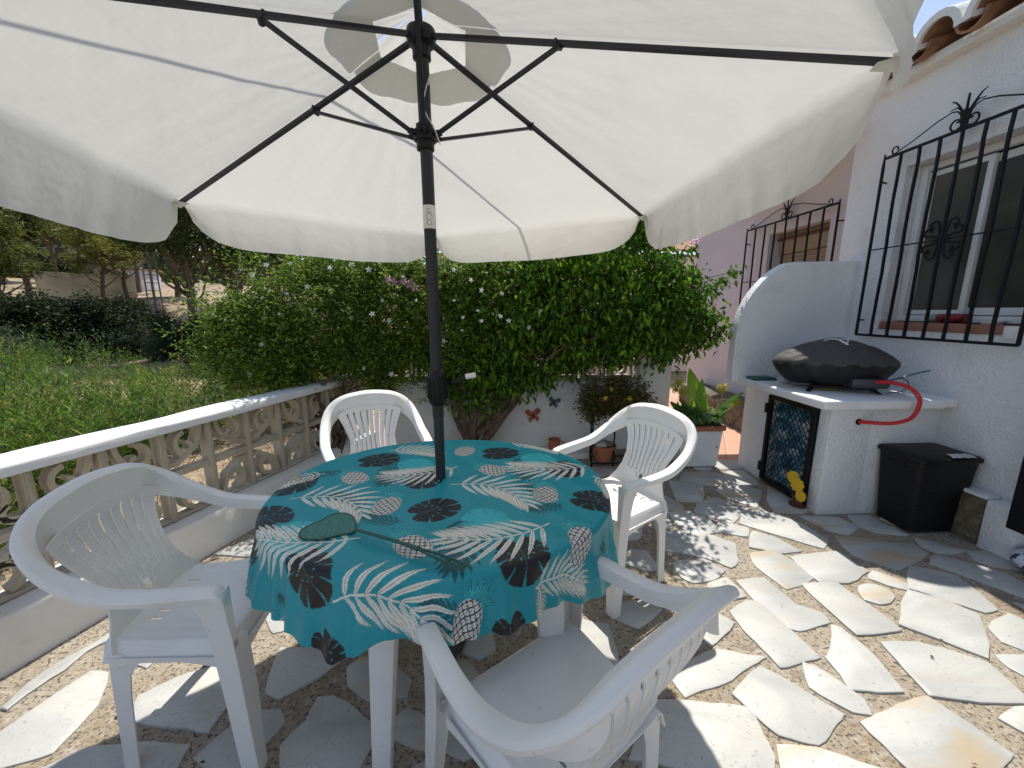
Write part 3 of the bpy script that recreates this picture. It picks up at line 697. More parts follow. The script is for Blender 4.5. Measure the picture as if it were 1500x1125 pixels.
# items on the window sill
mb = MB(); mb.tube([(HX+.07, 2.52, WZ0+.09), (HX+.075, 2.67, WZ0+.088)], .03, 14); o = thing('drinks_can', 'red drinks can lying on the window sill', 'can'); mb.build('body', mat('red_metal', (.35, .02, .02), .35, metal=.4, var=[(30, (.02, .02, .02), .55, .6)]), o)
mb = MB(); mb.tube([(HX+.068, 2.68, WZ0+.088), (HX+.07, 2.76, WZ0+.085)], [.03, .024], 12); mb.build('end', mat('grey_metal', (.35, .36, .38), .4, metal=.5), o)
mb = MB(); mb.lathe([(.001, 0), (.045, 0), (.06, .022), (.055, .022), (.04, .006), (.001, .006)], 24, (HX+.06, 2.37, WZ0+.056)); setp(mb.build('white_dish', M['wframe']), 'small white dish on the window sill', 'dish')
# ---- laundry basket
lb = thing('storage_basket', 'black rattan-pattern plastic basket with lid beside the counter', 'basket', (2.875, 2.335, 0), 0)
def basket():
    n = 12; vs = []; fs = []
    hx, hy = .165, .118; lv = 26
    def ring(hx, hy, z, r=.03):
        out = []
        for cx, cy, a in ((1, 1, 0), (-1, 1, 90), (-1, -1, 180), (1, -1, 270)):
            for k in range(5):
                t = R(a+k*22.5); out.append((cx*(hx-r)+r*math.cos(t), cy*(hy-r)+r*math.sin(t), z))
        # add points on the straight sides
        return out
    rows = []
    for i in range(lv+1):
        t = i/lv; rows.append(ring(hx+.035*t, hy+.025*t, .012+.485*t))
    m = len(rows[0])
    for r_ in rows: vs += r_
    for i in range(lv):
        for k in range(m): k2 = (k+1) % m; fs.append((i*m+k, i*m+k2, (i+1)*m+k2, (i+1)*m+k))
    fs.append(tuple(range(m-1, -1, -1)))
    return vs, fs, ring
v_, f_, ring = basket()
mr = bpy.data.materials.new('black_woven_plastic'); mr.use_nodes = True; n_ = mr.node_tree.nodes; l_ = mr.node_tree.links; b = n_['Principled BSDF']
b.inputs['Base Color'].default_value = (.007, .006, .006, 1); b.inputs['Roughness'].default_value = .5; b.inputs['Specular IOR Level'].default_value = .3
tc = n_.new('ShaderNodeTexCoord'); ck = n_.new('ShaderNodeTexWave'); ck.wave_type = 'BANDS'; ck.bands_direction = 'Z'; ck.inputs['Scale'].default_value = 22; l_.new(tc.outputs['Object'], ck.inputs['Vector'])
ck2 = n_.new('ShaderNodeTexWave'); ck2.bands_direction = 'DIAGONAL'; ck2.inputs['Scale'].default_value = 20; l_.new(tc.outputs['Object'], ck2.inputs['Vector'])
mu = n_.new('ShaderNodeMath'); mu.operation = 'MULTIPLY'; l_.new(ck.outputs['Fac'], mu.inputs[0]); l_.new(ck2.outputs['Fac'], mu.inputs[1])
bp = n_.new('ShaderNodeBump'); bp.inputs['Strength'].default_value = .6; bp.inputs['Distance'].default_value = .004; l_.new(mu.outputs[0], bp.inputs['Height']); l_.new(bp.outputs[0], b.inputs['Normal'])
meshobj('body', v_, f_, mr, lb, True, 50)
mb = MB(); L = [ring(.205, .148, .495), ring(.212, .155, .50), ring(.212, .155, .522), ring(.200, .143, .532), ring(.12, .07, .541)]
m_ = len(L[0]); mb.add([p for r_ in L for p in r_], [(i*m_+k, i*m_+(k+1) % m_, (i+1)*m_+(k+1) % m_, (i+1)*m_+k) for i in range(4) for k in range(m_)]+[tuple(4*m_+k for k in range(m_)), tuple(range(m_-1, -1, -1))])
mb.build('lid', mr, lb, True, 40)
mb = MB(); mb.bbox((-.206, -.05, .43), (-.192, .06, .458), .004); mb.build('handle_slot', mat('shadow_black', (.004, .004, .004), .9), lb)
mb = MB(); vs = []; 
for i in range(9):
    for j in range(3): vs.append((-.02+.15*i/8, -.158+.05*j/2+.004*math.sin(i*2.1), .5445+.004*abs(math.sin(i*1.3+j))-(.008 if j == 0 else 0)))
mb.add(vs, [(i*3+j, (i+1)*3+j, (i+1)*3+j+1, i*3+j+1) for i in range(8) for j in range(2)]); mb.build('paper_label', mat('grey_foil_label', (.5, .48, .46), .4), lb)
# ---- painted yellow flowers in a pot by the door
fp = thing('flower_ornament', 'little terracotta pot with three round yellow flowers at the counter corner', 'flower pot', (2.255, 2.60, .009))
mb = MB(); mb.lathe([(.001, 0), (.052, 0), (.056, .012), (.03, .014), (.045, .085), (.05, .09), (.042, .09), (.035, .075), (.001, .075)], 20); mb.build('pot', mat('dark_terracotta', (.13, .05, .03), .7), fp)
for (x_, y_, z_, r_) in ((-.02, .05, .205, .044), (-.03, -.01, .170, .048), (-.035, -.06, .105, .038)):
    f = MB(); Mx = Matrix.Translation((x_, y_, z_)) @ Matrix.Rotation(R(-80), 4, 'Y') @ Matrix.Rotation(R(12), 4, 'X')
    k = 18; P = [(r_*(1+.07*math.cos(9*2*math.pi*i/72)), 2*math.pi*i/72) for i in range(72)]
    f.prism([(a*math.cos(t), a*math.sin(t)) for a, t in P], Mx, .006); f.prism([(.45*r_*math.cos(t), .45*r_*math.sin(t)) for a, t in P[::3]], Mx @ Matrix.Translation((0, 0, .006)), .004)
    f.prism([(.45*r_*math.cos(t), .45*r_*math.sin(t)) for a, t in P[::3]], Mx @ Matrix.Translation((0, 0, -.004)), .004)
    f.tube([(x_, y_, z_-r_), (0, 0, .07)], .003, 5); f.build('flower', M['petaly'], fp)
# ---------------------------------------------------------------- parasol
UX, UY = -.218, 1.482
tilt_tips = {0: at(948, 322, 1.955), 2: at(257, 300, 1.91), 5: at(1322, 92, 2.015)}
hub = Vector((-.229, 1.482, 2.329)); RR = 1.293; PH = R(37.45)
tips = []
for k in range(6):
    th = PH+k*math.pi/3
    t = Vector((hub.x+RR*math.cos(th), hub.y+RR*math.sin(th), hub.z-.368+.033*math.cos(th)-.046*math.sin(th)))
    if k in tilt_tips: t = t*.25+tilt_tips[k]*.75
    tips.append(t)
um = thing('parasol', 'large cream parasol with dark grey pole rising through the table', 'parasol', (UX, UY, 0)); um.location = (0, 0, 0)
mb = MB(); mb.lathe([(.001, 0), (.075, 0), (.08, .012), (.08, .03), (.07, .04), (.05, .05), (.035, .08), (.032, .26), (.024, .262), (.001, .262)], 36, (UX, UY, .008)); mb.build('base', mat('dark_green_grey_concrete', (.05, .055, .05), .8, bump=[(60, .3, .004)]), um)
mb = MB(); mb.tube([(UX+.004, UY, .05), (UX, UY, 1.06)], .0195, 20); lp = mb.build('lower_pole', mat('grey_green_painted_steel', (.028, .034, .036), .45, spec=.35), um)
mb = MB(); mb.tube([(UX, UY, 1.04), (UX-.004, UY, 1.6), (hub.x, hub.y, hub.z+.02)], .0215, 20); mb.build('upper_pole', M['pole'], um)
mb = MB(); cz = atY(643, 566, UY).z
prof = [(.02, -.075), (.028, -.07), (.034, -.055), (.036, -.02), (.036, .03), (.033, .05), (.026, .062), (.02, .065)]
mb.lathe(prof, 28, (UX, UY, cz))
for k in range(14):
    t = 2*math.pi*k/14; mb.tube([(UX+.0365*math.cos(t), UY+.0365*math.sin(t), cz-.045), (UX+.0365*math.cos(t), UY+.0365*math.sin(t), cz+.035)], .003, 5)
hz = mb.build('crank_housing', M['blackpl'], um)
cp = [atY(662, 560, UY-.01), atY(672, 557, UY-.02), atY(683, 552, UY-.02)]
mb = MB(); mb.tube(cp, [.008, .009, .007], 8); mb.build('crank_arm', M['blackpl'], hz)
mb = MB(); mb.tube([atY(682, 552, UY-.02), atY(697, 549, UY-.02)], .010, 10); mb.build('crank_grip', M['wframe'], hz)
mb = MB(); z1_ = atY(633, 302, UY).z; z0_ = atY(633, 336, UY).z
mb.lathe([(.0222, z0_), (.0226, z0_+.001), (.0226, z1_-.001), (.0222, z1_)], 24, (UX-.006, UY, 0)); mb.build('sticker', M['wframe'], um)
mb = MB()          # scribbled outline drawing on the sticker
for cc, rr_, a0 in ((0, .010, 0), (.02, .007, 1), (-.02, .008, 2)):
    pts = []
    for a in np.linspace(a0, a0+5.2, 14):
        ph_ = -1.45+rr_*math.cos(a)/.0228; pts.append((UX-.006+.0229*math.cos(ph_), UY+.0229*math.sin(ph_), (z0_+z1_)/2+cc+rr_*math.sin(a)))
    mb.tube(pts, .0007, 4)
mb.build('sticker_print', M['iron'], um)
rz = atY(627, 200, UY).z
mb = MB(); mb.lathe([(.022, -.045), (.03, -.043), (.03, -.02), (.038, -.016), (.042, 0), (.038, .016), (.03, .02), (.03, .034), (.022, .036)], 24, (UX-.01, UY, rz))
for k in range(6):
    th = PH+k*math.pi/3; d = Vector((math.cos(th), math.sin(th), 0)); e = Vector((-d.y, d.x, 0))
    for s in (-1, 1): mb.tube([Vector((UX-.01, UY, rz))+d*.03+e*s*.011, Vector((UX-.01, UY, rz+.004))+d*.058+e*s*.011], .006, 5)
mb.build('runner', M['blackpl'], um)
mb = MB(); mb.lathe([(.022, -.07), (.03, -.068), (.03, -.03), (.044, -.026), (.05, -.005), (.046, .014), (.03, .022), (.015, .03), (.001, .031)], 24, tuple(hub))
mb.build('hub', M['blackpl'], um)
for k in range(6):
    d = (tips[k]-hub).normalized(); e = Vector((-d.y, d.x, 0)).normalized()
    a = hub+d*.03; j = hub+(tips[k]-hub)*.354
    mb = MB(); bow = [a.lerp(tips[k]-d*.01, t)-Vector((0, 0, 0.0)) for t in np.linspace(0, 1, 9)]
    mb.tube(bow, .0125, 4, flat=.62); mb.tube([j-e*.016, j+e*.016], .006, 8); rib = mb.build('rib', M['pole'], um)
    mb = MB(); mb.tube([Vector((UX-.01, UY, rz))+Vector((math.cos(PH+k*math.pi/3), math.sin(PH+k*math.pi/3), 0))*.045, j+Vector((0, 0, -.012))], .0088, 4, flat=.8)
    mb.tube([j+Vector((0, 0, -.016))-e*.012, j+Vector((0, 0, -.004))+d*.01+e*.012], .009, 6); mb.build('strut', M['pole'], um)
# fabric
UPV = Vector((0, 0, .020))
def panel_pt(k, a, b, lift=0):
    A = tips[k]; B = tips[(k+1) % 6]
    p = hub.lerp(A.lerp(B, b), a)
    arch = 4*b*(1-b)
    inward = (.055, .055, .055, .055, .03, .045)[k]*arch*a*a
    c = (A+B)/2-hub; c.z = 0; c.normalize()
    w_ = .0012*math.sin(b*47+k*3)*math.sin(a*3.1)*arch+.0035*math.sin(b*13+a*5+k)*arch*a
    return p+UPV+Vector((0, 0, -.012*arch*a+w_+lift))-c*inward
WEB = mat('cream_webbing', (.72, .71, .66), .8)
arch_ = lambda b: 4*b*(1-b)
cv = MB(); NA, NBv = 26, 44
for k in range(6):
    vs = []; fs = []
    for i in range(NA+1):
        a = .125+(1.0-.125)*i/NA
        for j in range(NBv+1): vs.append(panel_pt(k, a, j/NBv))
    # valance rows
    A = tips[k]; B = tips[(k+1) % 6]; out = (A+B)/2-hub; out.z = 0; out.normalize(); tg = (B-A).normalized()
    for i in range(1, 9):
        s = i/8
        for j in range(NBv+1):
            b = j/NBv; L = (.19, .19, .225, .19, .15, .225)[k]*(1-abs(2*b-1)**7)**.6; fl_ = (.05, .05, .10, .06, .13, .07)[k]
            e = min(b, 1-b); sh = (.022*(s**.7))*(1 if b < .5 else -1)*max(0, 1-e/.18)
            gw = math.sin(b*61+k*2.3)*.45*(1+math.sin(b*23))+math.sin(b*113+k)*.3
            p = panel_pt(k, 1, b)+Vector((0, 0, -L*s))+out*(.012*math.sin(s*1.6)+.012*s*gw*.6-.03*s*s+fl_*s*arch_(b))+tg*sh
            vs.append(p)
    n = NBv+1
    for i in range(NA+8):
        for j in range(NBv): fs.append((i*n+j, i*n+j+1, (i+1)*n+j+1, (i+1)*n+j))
    cv.add(vs, fs)
cp_ = cv.build('canopy', M['canopy'], um, True, 60)
cp_.data.materials[0] = M['canopy']
cv = MB()          # wind vent cap above the opening, and the turned hem under it
for k in range(6):
    vs = []; fs = []
    for i in range(9):
        a = .015+.205*i/8
        for j in range(13): b = j/12; a = .015+(.195+.045*math.sin(math.pi*b)+.008*math.sin(b*9+k))*i/8; vs.append(panel_pt(k, a, b, .012+.022*math.sin(a*11)*(1+.3*math.sin(b*17+k)))+Vector((0, 0, .035-.16*a)))
    for i in range(8):
        for j in range(12): fs.append((i*13+j, i*13+j+1, (i+1)*13+j+1, (i+1)*13+j))
    cv.add(vs, fs)
cv.build('vent_cap', M['canopy'], um, True, 60)
for k in range(6):       # sewn seam tape, pocket at each rib tip
    A = tips[k]; d = (A-hub).normalized(); e = Vector((-d.y, d.x, 0)).normalized()
    cv = MB(); cv.add([A-d*.06-e*.02+Vector((0, 0, -.012)), A-d*.06+e*.02+Vector((0, 0, -.012)), A+d*.012+e*.026+Vector((0, 0, .012)), A+d*.012-e*.026+Vector((0, 0, .012)), A-d*.02+Vector((0, 0, -.02))], [(0, 1, 4), (1, 2, 4), (2, 3, 4), (3, 0, 4)]); cv.build('rib_pocket', WEB, um)
mb = MB(); mb.tube(spline([(UX+.012, UY-.03, 2.17), (UX+.02, UY-.035, 2.20), (UX+.0, UY-.03, 2.15), (UX-.005, UY-.028, 2.10), (UX+.03, UY-.05, 2.03), (UX+.045, UY-.04, 1.99), (UX+.03, UY-.03, 2.03)], 5), .0016, 5); mb.build('cord', M['wframe'], um)
# ---------------------------------------------------------------- table
TZ = .78; TC = Vector((-.198, 1.428, 0)); TA, TB = .622, .530
tb = thing('garden_table', 'oval white plastic garden table under the teal cloth', 'table', (0, 0, 0))
def oval(a, b, n=96, e=2.15): return [(a*math.copysign(abs(math.cos(2*math.pi*k/n))**(2/e), math.cos(2*math.pi*k/n)), b*math.copysign(abs(math.sin(2*math.pi*k/n))**(2/e), math.sin(2*math.pi*k/n))) for k in range(n)]
mb = MB(); mb.prism(oval(TA-.012, TB-.012), Matrix.Translation(TC+Vector((0, 0, TZ-.03))), .026); mb.prism(oval(TA-.05, TB-.05), Matrix.Translation(TC+Vector((0, 0, TZ-.075))), .045); mb.build('tabletop', M['plastic'], tb)
for (x0, y0, x1, y1) in ((-.335, 1.075, -.365, 1.01), (.16, 1.10, .20, 1.04), (.27, 1.52, .33, 1.60), (-.60, 1.70, -.66, 1.78)):
    mb = MB(); P0 = Vector((x0, y0, TZ-.07)); P1 = Vector((x1, y1, .0))
    vs = []; 
    for i in range(13):
        t = i/12; c = P0.lerp(P1, t); hw = .050-.020*t; r_ = []
        for k in range(16):
            a = 2*math.pi*k/16; ca_, sa_ = math.cos(a), math.sin(a); rr = (abs(ca_)**5+abs(sa_)**5)**(-1/5)
            r_.append((c.x+hw*rr*ca_, c.y+hw*.8*rr*sa_, c.z))
        vs += r_
    mb.add(vs, [(i*16+k, (i+1)*16+k, (i+1)*16+(k+1) % 16, i*16+(k+1) % 16) for i in range(12) for k in range(16)]+[tuple(12*16+k for k in range(16))]); mb.build('leg', M['plastic'], tb, True, 50)
# ---------------------------------------------------------------- tablecloth with its printed pattern
CZ = TZ+.004
EXP = 2.1
def edge_r(phi):
    c, s = np.cos(phi), np.sin(phi); return (np.abs(c/TA)**EXP+np.abs(s/TB)**EXP)**(-1/EXP)
hemA = np.array([-180, -160, -146, -138, -126, -112, -105, -98, -88, -75, -61, -50, -42, -34, -26, -14, 0, 45, 90, 135, 180])
hemL = np.array([.185, .20, .205, .205, .195, .225, .195, .165, .175, .165, .17, .155, .18, .21, .215, .19, .19, .22, .21, .22, .24])
def hem(phi): return np.interp(np.degrees(phi), hemA, hemL)
def cloth_xy(px, py):      # photo pixel -> flat cloth coordinates about the table centre
    p = at(px, py, CZ); x, y = p.x-TC.x, p.y-TC.y; phi = math.atan2(y, x)
    if math.hypot(x, y) <= edge_r(phi): return x, y
    r = ray(px, py)
    best = None
    for t in np.linspace(.4, 3, 1300):
        q = np.array([0, 0, H])+r*t
        if q[2] > CZ or q[2] < .3: continue
        ph_ = math.atan2(q[1]-TC.y, q[0]-TC.x); dd = math.hypot(q[0]-TC.x, q[1]-TC.y)-edge_r(ph_)-(.012+.10*(CZ-q[2]))
        if best is None or abs(dd) < best[0]: best = (abs(dd), ph_, CZ-q[2])
        if dd < 0: break
    _, ph_, s = best; e = edge_r(ph_)+s+.01; return e*math.cos(ph_), e*math.sin(ph_)
NPH, NT, ND = 1280, 190, 84
phi = np.linspace(-math.pi, math.pi, NPH, endpoint=False)
er = edge_r(phi); Lh = hem(phi)
rr = np.concatenate([np.linspace(.004, 1, NT)[:, None]*(er-.012)[None, :], (er-.012)[None, :]+(np.linspace(0, 1, ND+1)[1:])[:, None]*(Lh+.015)[None, :]])
CXf = rr*np.cos(phi)[None, :]; CYf = rr*np.sin(phi)[None, :]      # flat cloth coordinates
s = np.maximum(rr-(er-.012)[None, :], 0)
q0 = .022; th = np.clip(s/q0, 0, math.pi/2*.96)
outw = q0*np.sin(th); down = q0*(1-np.cos(th)); extra = np.maximum(s-q0*math.pi/2*.96, 0)
f1 = np.sin(phi*9+.6)+.6*np.sin(phi*17+1.3)+.35*np.sin(phi*31)
fold = .5+.5*np.tanh(f1)
flare = extra*(.08+.17*fold[None, :]*np.minimum(extra/.12, 1))
outw = outw+flare+.006*np.sin(phi*47)[None, :]*np.minimum(extra/.1, 1)
down = down+extra*.985
base = np.minimum(rr, (er-.012)[None, :])
Rr = base+outw
shift = .012*np.sin(phi*13+2)[None, :]*np.minimum(extra/.1, 1)
X = TC.x+Rr*np.cos(phi+shift); Y = TC.y+Rr*np.sin(phi+shift)
Z = CZ-down+.0012*np.sin(CXf*17+3*np.sin(CYf*9))*(s <= 0)+.0008*np.sin(CXf*53+CYf*31)*(s <= 0)
# -- print
pc = np.zeros((CXf.size, 3)); pc[:] = (.010, .30, .355)
fx, fy = CXf.ravel(), CYf.ravel()
def loc(o, t, ang=0):
    o = np.array(o); e = np.array(t)-o; L = np.hypot(*e); e = e/L; return o, e, L
def local(o, e, rad):
    i = np.nonzero((np.abs(fx-o[0]) < rad) & (np.abs(fy-o[1]) < rad))[0]; dx, dy = fx[i]-o[0], fy[i]-o[1]
    return i, dx*e[0]+dy*e[1], -dx*e[1]+dy*e[0]
def frond(o, t, col, n=13, bend=.12, wid=.34, side=1, lw=.0085, edge=None):
    t = tuple(np.array(o)+(np.array(t)-np.array(o))*min(1, .33/math.hypot(t[0]-o[0], t[1]-o[1])))
    o, e, L = loc(o, t); i, p, q = local(o, e, L*1.5); m = np.zeros(len(i), bool); core = np.zeros(len(i), bool)
    sp = lambda u: side*bend*4*u*(1-u)*L
    m |= (np.abs(q-sp(p/L)) < .0028) & (p > -.0) & (p < L)
    for k in range(n):
        u = .10+.87*k/(n-1)
        for sg in (-1, 1):
            a = R(64-40*u)*sg+math.atan2(side*bend*4*(1-2*u), 1); ln = L*wid*(math.sin(math.pi*(.16+.74*u))**.8)*1.15
            x0, y0 = u*L, sp(u); a_ = (p-x0)*math.cos(a)+(q-y0)*math.sin(a); b_ = -(p-x0)*math.sin(a)+(q-y0)*math.cos(a)
            v = a_/ln; b_ = b_+sg*.10*ln*v*v
            inside = (v > 0) & (v < 1) & (np.abs(b_) < lw*np.sin(math.pi*np.clip(v, 0, 1)**.75)**.8*(.6+.4*ln/(L*wid))*L/.30)
            m |= inside; core |= inside & (np.abs(b_) < .0012)
    pc[i[m]] = col
    if edge is not None: pc[i[core]] = edge
def monstera(c, r, col, rot=0, hole=True):
    c = np.array(c); e = np.array([math.cos(rot), math.sin(rot)]); i, p, q = local(c, e, r*1.4)
    rad = np.hypot(p, q*1.12); an = np.arctan2(q, p); R0 = r*(.86+.16*np.cos(an)+.05*np.cos(2*an))*(1-.45*np.exp(-((np.abs(an)-math.pi)/.25)**2))
    m = rad < R0
    cut = np.abs(np.sin(an*6+.5*np.sin(an))) > .955+.03*(1-rad/R0)
    cut = (np.abs(((np.degrees(an)*(1-.1*np.sin(an*2))+17) % 34)-17) < 2.4*((rad/R0)-.45)*2) & (rad > R0*.56) & (np.abs(an) < 2.6)
    m &= ~cut
    if hole:
        for k in range(6):
            a = -1.6+k*.64; hx, hy = r*.34*math.cos(a), r*.34*math.sin(a); m &= ((p-hx)**2+(q-hy)**2) > (r*.035)**2
    pc[i[m]] = col
    vein = m & ((np.abs(q) < .0012) & (p < R0)); pc[i[vein]] = np.array(col)*.5+np.array((.03, .15, .17))
def pineapple(c, t, hl=.064, hw=.048):
    c = np.array(c); _, e, L = loc(c, t); o = c
    # crown
    teal = (.04, .50, .54)
    i, p, q = local(c+e*hl*.8, e, .13)
    m = np.zeros(len(i), bool); ln_ = np.zeros(len(i), bool)
    for k in range(13):
        a = R(-84+14*k); l_ = .078*(.72+.28*math.cos(a))*(1 if k % 2 else .8); a_ = p*math.cos(a)+q*math.sin(a); b_ = -p*math.sin(a)+q*math.cos(a); v = a_/l_
        b_ = b_+.12*l_*v*v*np.sign(a); ins = (v > 0) & (v < 1) & (np.abs(b_) < .0065*(1-v)**.6); m |= ins; ln_ |= ins & (np.abs(b_) < .0011)
    pc[i[m]] = teal; pc[i[ln_]] = (.01, .09, .12)
    i, p, q = local(c, e, .09); d = (np.abs(p)/hl)**2.3+(np.abs(q)/hw)**2.3; m = d < 1
    u = np.arcsin(np.clip(q/hw, -1, 1)); A = (p/hl*2.6+u*1.9); B = (p/hl*2.6-u*1.9)
    fa, fb = np.abs(A-np.round(A)), np.abs(B-np.round(B)); line = (fa < .11) | (fb < .11); dot = (np.abs(fa-.5) < .085) & (np.abs(fb-.5) < .085)
    col = np.where(line[:, None], (.012, .014, .016), (.74, .73, .68)); col = np.where(dot[:, None] & ~line[:, None], (.05, .05, .05), col)
    pc[i[m]] = col[m]
Z7 = lambda x, y: cloth_xy(320+x/2.459, 620+y/2.459)
DK = (.006, .10, .12); CRM = (.78, .76, .68); BLK = (.010, .010, .012); LT = (.04, .47, .52)
for a, b in (((880, 335), (845, 520)), ((300, 385), (180, 420)), ((1085, 120), (1110, 195)), ((900, 700), (740, 640)), ((640, 130), (600, 215)), ((540, 300), (420, 255)), ((660, 355), (530, 335)),
             ((1060, 215), (1160, 245)), ((1240, 290), (1130, 310)), ((250, 700), (210, 620)), ((1400, 360), (1380, 450)), ((450, 170), (330, 190))): frond(Z7(*a), Z7(*b), DK, 8, .05, .40, 1, .011)
for c, r_ in (((980, 357), .088), ((285, 412), .088), ((718, 153), .085), ((1162, 133), .085), ((350, 600), .03)): monstera(Z7(*c), r_*1.1, LT, 2.4, False)
for c, r_, ro in (((760, 315), .088, .5), ((1335, 275), .085, -.4), ((180, 348), .092, 2.6), ((300, 512), .088, -1.2), ((1090, 460), .09, -1.3), ((562, 135), .09, .4), ((1000, 108), .088, 0), ((742, 192), .09, -1.5),
                  ((1235, 157), .088, -1.3), ((400, 800), .075, -1.4), ((1045, 740), .07, -1.2), ((285, 215), .09, -1.9), ((70, 430), .08, 2.9)): monstera(Z7(*c), r_*1.16, BLK, ro)
E2 = (.42, .38, .27)
for a, b, bd, sd in (((255, 275), (515, 330), .22, 1), ((838, 222), (1112, 292), .2, 1), ((408, 632), (800, 775), .16, 1), ((512, 412), (120, 500), .10, 1), ((1192, 358), (815, 415), .12, 1), ((1140, 590), (1310, 560), .1, 1),
                     ((1150, 585), (1150, 705), .1, 1), ((862, 155), (605, 185), .13, 1), ((1340, 150), (1060, 155), .12, 1), ((385, 182), (215, 232), .12, -1), ((615, 100), (790, 112), .15, 1), ((1035, 68), (1215, 100), .15, 1), ((1350, 190), (1430, 262), .15, 1), ((60, 520), (130, 640), .1, 1)):
    frond(Z7(*a), Z7(*b), CRM, 10, bd, .41, sd, .0074, E2)
for c, t in (((493, 197), (450, 165)), ((604, 298), (645, 240)), ((887, 100), (900, 72)), ((988, 168), (925, 148)), ((1178, 256), (1172, 205)), ((700, 443), (620, 385)), ((893, 708), (945, 600)), ((100, 566), (150, 640)), ((1315, 425), (1268, 345)), ((228, 782), (235, 700))):
    pineapple(Z7(*c), Z7(*t))
n_all = NT+ND; V = np.stack([X, Y, Z], -1).reshape(-1, 3)
idx = np.arange(n_all*NPH).reshape(n_all, NPH); nxt = np.roll(idx, -1, 1)
Fq = np.stack([idx[:-1], nxt[:-1], nxt[1:], idx[1:]], -1).reshape(-1, 4)[:, ::-1]
me = bpy.data.meshes.new('tablecloth'); me.vertices.add(len(V)); me.vertices.foreach_set('co', V.ravel()); me.loops.add(Fq.size); me.loops.foreach_set('vertex_index', Fq.ravel())
me.polygons.add(len(Fq)); me.polygons.foreach_set('loop_start', np.arange(0, Fq.size, 4)); me.polygons.foreach_set('loop_total', np.full(len(Fq), 4)); me.update(calc_edges=True)
me.polygons.foreach_set('use_smooth', [True]*len(Fq))
ca = me.color_attributes.new('tint', 'FLOAT_COLOR', 'POINT'); ca.data.foreach_set('color', np.concatenate([pc, np.ones((len(pc), 1))], 1).astype(np.float32).ravel())
me.materials.append(mat('printed_oilcloth', (.02, .2, .28), .42, attr='tint', bump=[(9, .2, .012), (300, .08, .001)], spec=.45))
tc_o = bpy.data.objects.new('tablecloth', me); COL.objects.link(tc_o)
setp(tc_o, 'teal tablecloth printed with pineapples, palm fronds and black leaves', 'tablecloth')
# ---- fly swatter lying on the cloth
fs_ = thing('fly_swatter', 'green heart-headed fly swatter lying on the tablecloth', 'fly swatter')
a = at(520, 779, CZ+.01); hd = at(470, 776, CZ+.01); tp = at(440, 787, CZ+.01); en = at(680, 835, CZ+.01)
outl = [(438, 787), (441, 777), (455, 769), (470, 763), (480, 757), (490, 753), (505, 752), (517, 757), (521, 768), (521, 776), (514, 781), (500, 783), (485, 787), (468, 790), (450, 790)]
P = [at(x_, y_, CZ+.006) for x_, y_ in outl]; P = [(p.x, p.y) for p in P]
P = [tuple(p[:2]) for p in spline([(x_, y_, 0) for x_, y_ in P]+[(P[0][0], P[0][1], 0)], 3)[:-1]]
mb = MB(); mb.prism(P, Matrix.Translation((0, 0, CZ+.005)), .0018)
mp_ = mat('green_perforated_plastic', (.06, .23, .19), .5, var=[(260, (.025, .12, .10), .5, .55)], coord='W'); mb.build('head', mp_, fs_)
mb = MB(); mb.tube([(p[0], p[1], CZ+.0065) for p in P+P[:1]], .0024, 6); mb.build('head_rim', M['tealsw'], fs_)
mb = MB(); hp = [a.lerp(en, t)+Vector((0, 0, .008+.008*math.sin(t*3))) for t in np.linspace(0, 1, 9)]; mb.tube(hp[:6], [.006, .006, .006, .006, .0065, .009], 6, flat=.6)
dd = (en-a).normalized(); ee = Vector((-dd.y, dd.x, 0))
for s_ in (-1, 1): mb.tube([hp[5]+ee*s_*.002, hp[6]+ee*s_*.008, hp[7]+ee*s_*.010, hp[8]+ee*s_*.009], .0035, 6)
mb.tube([hp[8]-ee*.010, hp[8]+ee*.010], .004, 6); mb.tube([hp[7]-ee*.010, hp[7]+ee*.010], .0035, 6); mb.build('handle', M['tealsw'], fs_)
